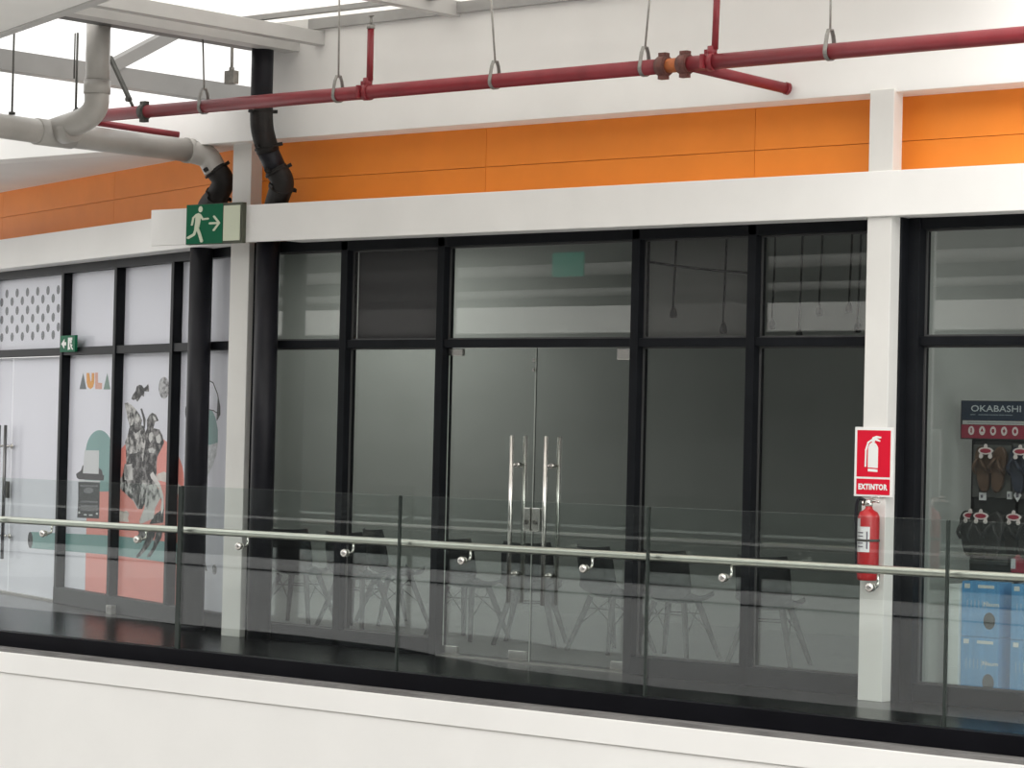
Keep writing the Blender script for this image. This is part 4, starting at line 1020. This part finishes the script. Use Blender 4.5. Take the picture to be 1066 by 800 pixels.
# cartons
FZ = 0.0
def carton(label, x0, x1, y0, y1, z0, z1, word):
    r = thing('blue_carton', label, 'carton', ((x0+x1)/2, (y0+y1)/2, z0), 'blue cartons stacked in the shoe shop window')
    bm = new(); box(bm, x0, x1, y0, y1, z0, z1, .004); obj('carton_body', bm, boxblue, r)
    bm = new(); cxx, cz = x0+(x1-x0)*.75, z0+(z1-z0)*.30
    prism(bm, [Vector((cxx+.043*math.cos(a), y0-.0005, cz+.055*math.sin(a))) for a in [k*PI/12 for k in range(24)]], NY, .0012); obj('hand_hole', bm, holegrey, r)
    bm = new()
    for k in range(6): box(bm, x0+.04+k*.028, x0+.047+k*.028, y0-.0015, y0-.0003, z0+(z1-z0)*.50, z0+(z1-z0)*.66)
    obj('stripe_print', bm, mat('carton_pale_print', (.40, .58, .80, 1), .6), r)
    bm = new(); text_mesh(bm, word, Vector((x0+(x1-x0)*.80, y0, z0+(z1-z0)*.60)), EX, EZ, NY, .115, .028, .002, bold=.03); obj('white_print', bm, signwhite, r)
    bm = new(); box(bm, x0+.02, x0+.06, y0-.0015, y0-.0003, z1-.045, z1-.015); box(bm, x0+.12, x0+.24, y0-.0015, y0-.0003, z1-.04, z1-.02); obj('tape_print', bm, boxwhite, r)
CY = .34
a0 = dp_(1001.5, 607, CY).x; a1 = dp_(1040.5, 607, CY).x; bw = a1-a0
z1a, z1b = dp_(1020, 658, CY).z, dp_(1020, 606, CY).z
z0b = dp_(1020, 664, CY).z
hA = z0b
b0 = dp_(1053, 612, CY).x
carton('lower blue carton of the stack beside the white boxes', a0, a1, CY, CY+.155, 0.0, z0b, 'Naum')
carton('upper blue carton of the stack beside the white boxes', a0, a1, CY, CY+.155, z0b+.003, z1b, 'Naum')
carton('lower blue carton of the stack cut by the right photo edge', b0, b0+bw, CY, CY+.155, 0.0, z0b, 'Naum')
carton('upper blue carton of the stack cut by the right photo edge', b0, b0+bw, CY, CY+.155, z0b+.0035, z1b, 'Naum')
wa = dp_(987, 660, CY).x; zs = [0.0] + [dp_(994, y, CY).z for y in (694, 662, 625, 608)]
for k, lb in enumerate(('bottom white box of the narrow stack in shoe window', 'second white box from the bottom of narrow stack', 'third white box from the bottom of narrow stack', 'top white box of the narrow stack in shoe window')):
    r = thing('white_box', lb, 'box', ((wa+a0)/2, CY+.1, zs[k]), 'white boxes stacked beside the blue cartons')
    off = (0, .008, .003, .012)[k]
    bm = new(); box(bm, wa+off, a0-.006, CY-.02, CY+.14, zs[k]+(.0005 if k else 0), zs[k+1]-.028, .003); obj('box_base', bm, boxwhite, r)
    bm = new(); box(bm, wa+off-.003, a0-.004, CY-.023, CY+.143, zs[k+1]-.0275, zs[k+1]-.0005, .003); obj('box_lid', bm, boxwhite, r)

# ------------------------------------------------------------------ opposite gallery (behind the camera; mirrored in the shop glass)
OY = -14.5
plate('floor_opposite', (-70, 20, -19, OY-.06, -.3, 0), granite, 'dark walkway floor of the opposite gallery', 'floor')
bm = new(); prism(bm, [Vector((x, OY-.25, z)) for x, z in ((-70, -.2), (-70, -1.15), (-14.5, -1.25), (-12.5, -1.29), (-10.8, -1.42), (-8, -1.47), (20, -1.5), (20, -.2))], EY, .25)
struct('wall_opposite_parapet', bm, mat('opposite_paint', (.84, .84, .85, 1), .7, var=.03), 'white parapet of the opposite gallery', 'wall')
plate('wall_opposite_lower', (-70, 20, OY-1.4, OY-1.2, -4, -.35), mat('opposite_dark_storey', (.03, .03, .032, 1), .6, spec=.1), 'dim lower storey of the opposite side', 'wall')
plate('trim_4', (-70, 20, OY-.05, OY+.01, -.20, .0), blackedge, 'black edge channel of the opposite gallery', 'edge trim')
plate('trim_5', (-70, 20, OY-.03, OY+.015, -.385, -.365), blackedge, 'dark strip along the opposite parapet', 'edge trim')  # black strip laid across the parapet face
plate('trim_6', (-70, 20, OY-.02, OY+.0, .35, .385), steelwhite, 'pale strip added opposite to mirror as a thin light line', 'rail')  # strip added to give the thin bright line mirrored in the glass
plate('wall_opposite', (-70, 20, -16.3, -16.2, 0, 7.2), opp_dark, 'dim shopfront wall of the opposite gallery', 'wall')
plate('beam_opposite', (-70, 20, OY-.3, OY, 3.08, 3.45), white, 'white beam of the opposite gallery', 'beam')
plate('wall_opposite_upper', (-70, 20, OY-.9, OY-.8, 3.2, 7.2), opp_grey, 'dim ceiling void above the opposite gallery', 'wall')
for k, (z, r_) in enumerate(((3.72, .06), (4.05, .09), (4.45, .05))):
    bm = new(); tube(bm, [(-70, OY-.5, z-.4), (20, OY-.5, z+.15)], r_, 12)
    tag(obj('ceiling_pipe', bm, steelgrey), 'grey service pipe above the opposite gallery, number %s from below' % ('one', 'two', 'three')[k], 'pipe', 'service pipes of the opposite gallery')
g = atY(607, 277, 14.5)
bm = new(); box(bm, g.x-.28, g.x+.28, OY+.30, OY+.34, g.z-.17, g.z+.17, .004); r = tag(obj('hanging_sign', bm, greenlens), 'green hanging sign of the opposite gallery, mirrored above the doors', 'sign')
bm = new(); tube(bm, [(g.x, OY+.32, g.z+.17), (g.x, OY+.32, 4.9)], .012, 8); obj('hanging_rod', bm, zinc, r)

# ------------------------------------------------------------------ light
for nm, x, y, e in (('shop_fill', -5.3, 3.0, 38), ('shop_fill', .6, 2.9, 2)):  # unseen fill lamps, added to brighten the shop interior
    ld = bpy.data.lights.new(nm, 'AREA'); ld.shape = 'RECTANGLE'; ld.size = 2.0; ld.size_y = 1.2; ld.energy = e; ld.color = (1, .99, .95)
    lo = bpy.data.objects.new(nm, ld); C.objects.link(lo); lo.location = (x, y, 3.45)
w = bpy.data.worlds.new('world'); S.world = w; w.use_nodes = True
bg = w.node_tree.nodes['Background']; bg.inputs['Color'].default_value = (1.0, .99, .965, 1); bg.inputs['Strength'].default_value = 1.0
sd = bpy.data.lights.new('sun', 'SUN'); sd.energy = 2.3; sd.angle = math.radians(70); sd.color = (1, .98, .95)
so = bpy.data.objects.new('sun', sd); C.objects.link(so)
so.rotation_euler = Vector((-.45, .85, -.42)).to_track_quat('-Z', 'Y').to_euler()
S.view_settings.view_transform = 'Standard'; S.view_settings.look = 'None'; S.view_settings.exposure = 0.5; S.view_settings.gamma = 1.0
S.cycles.max_bounces = 10; S.cycles.transparent_max_bounces = 24; S.cycles.glossy_bounces = 6; S.cycles.transmission_bounces = 8; S.cycles.use_denoising = True
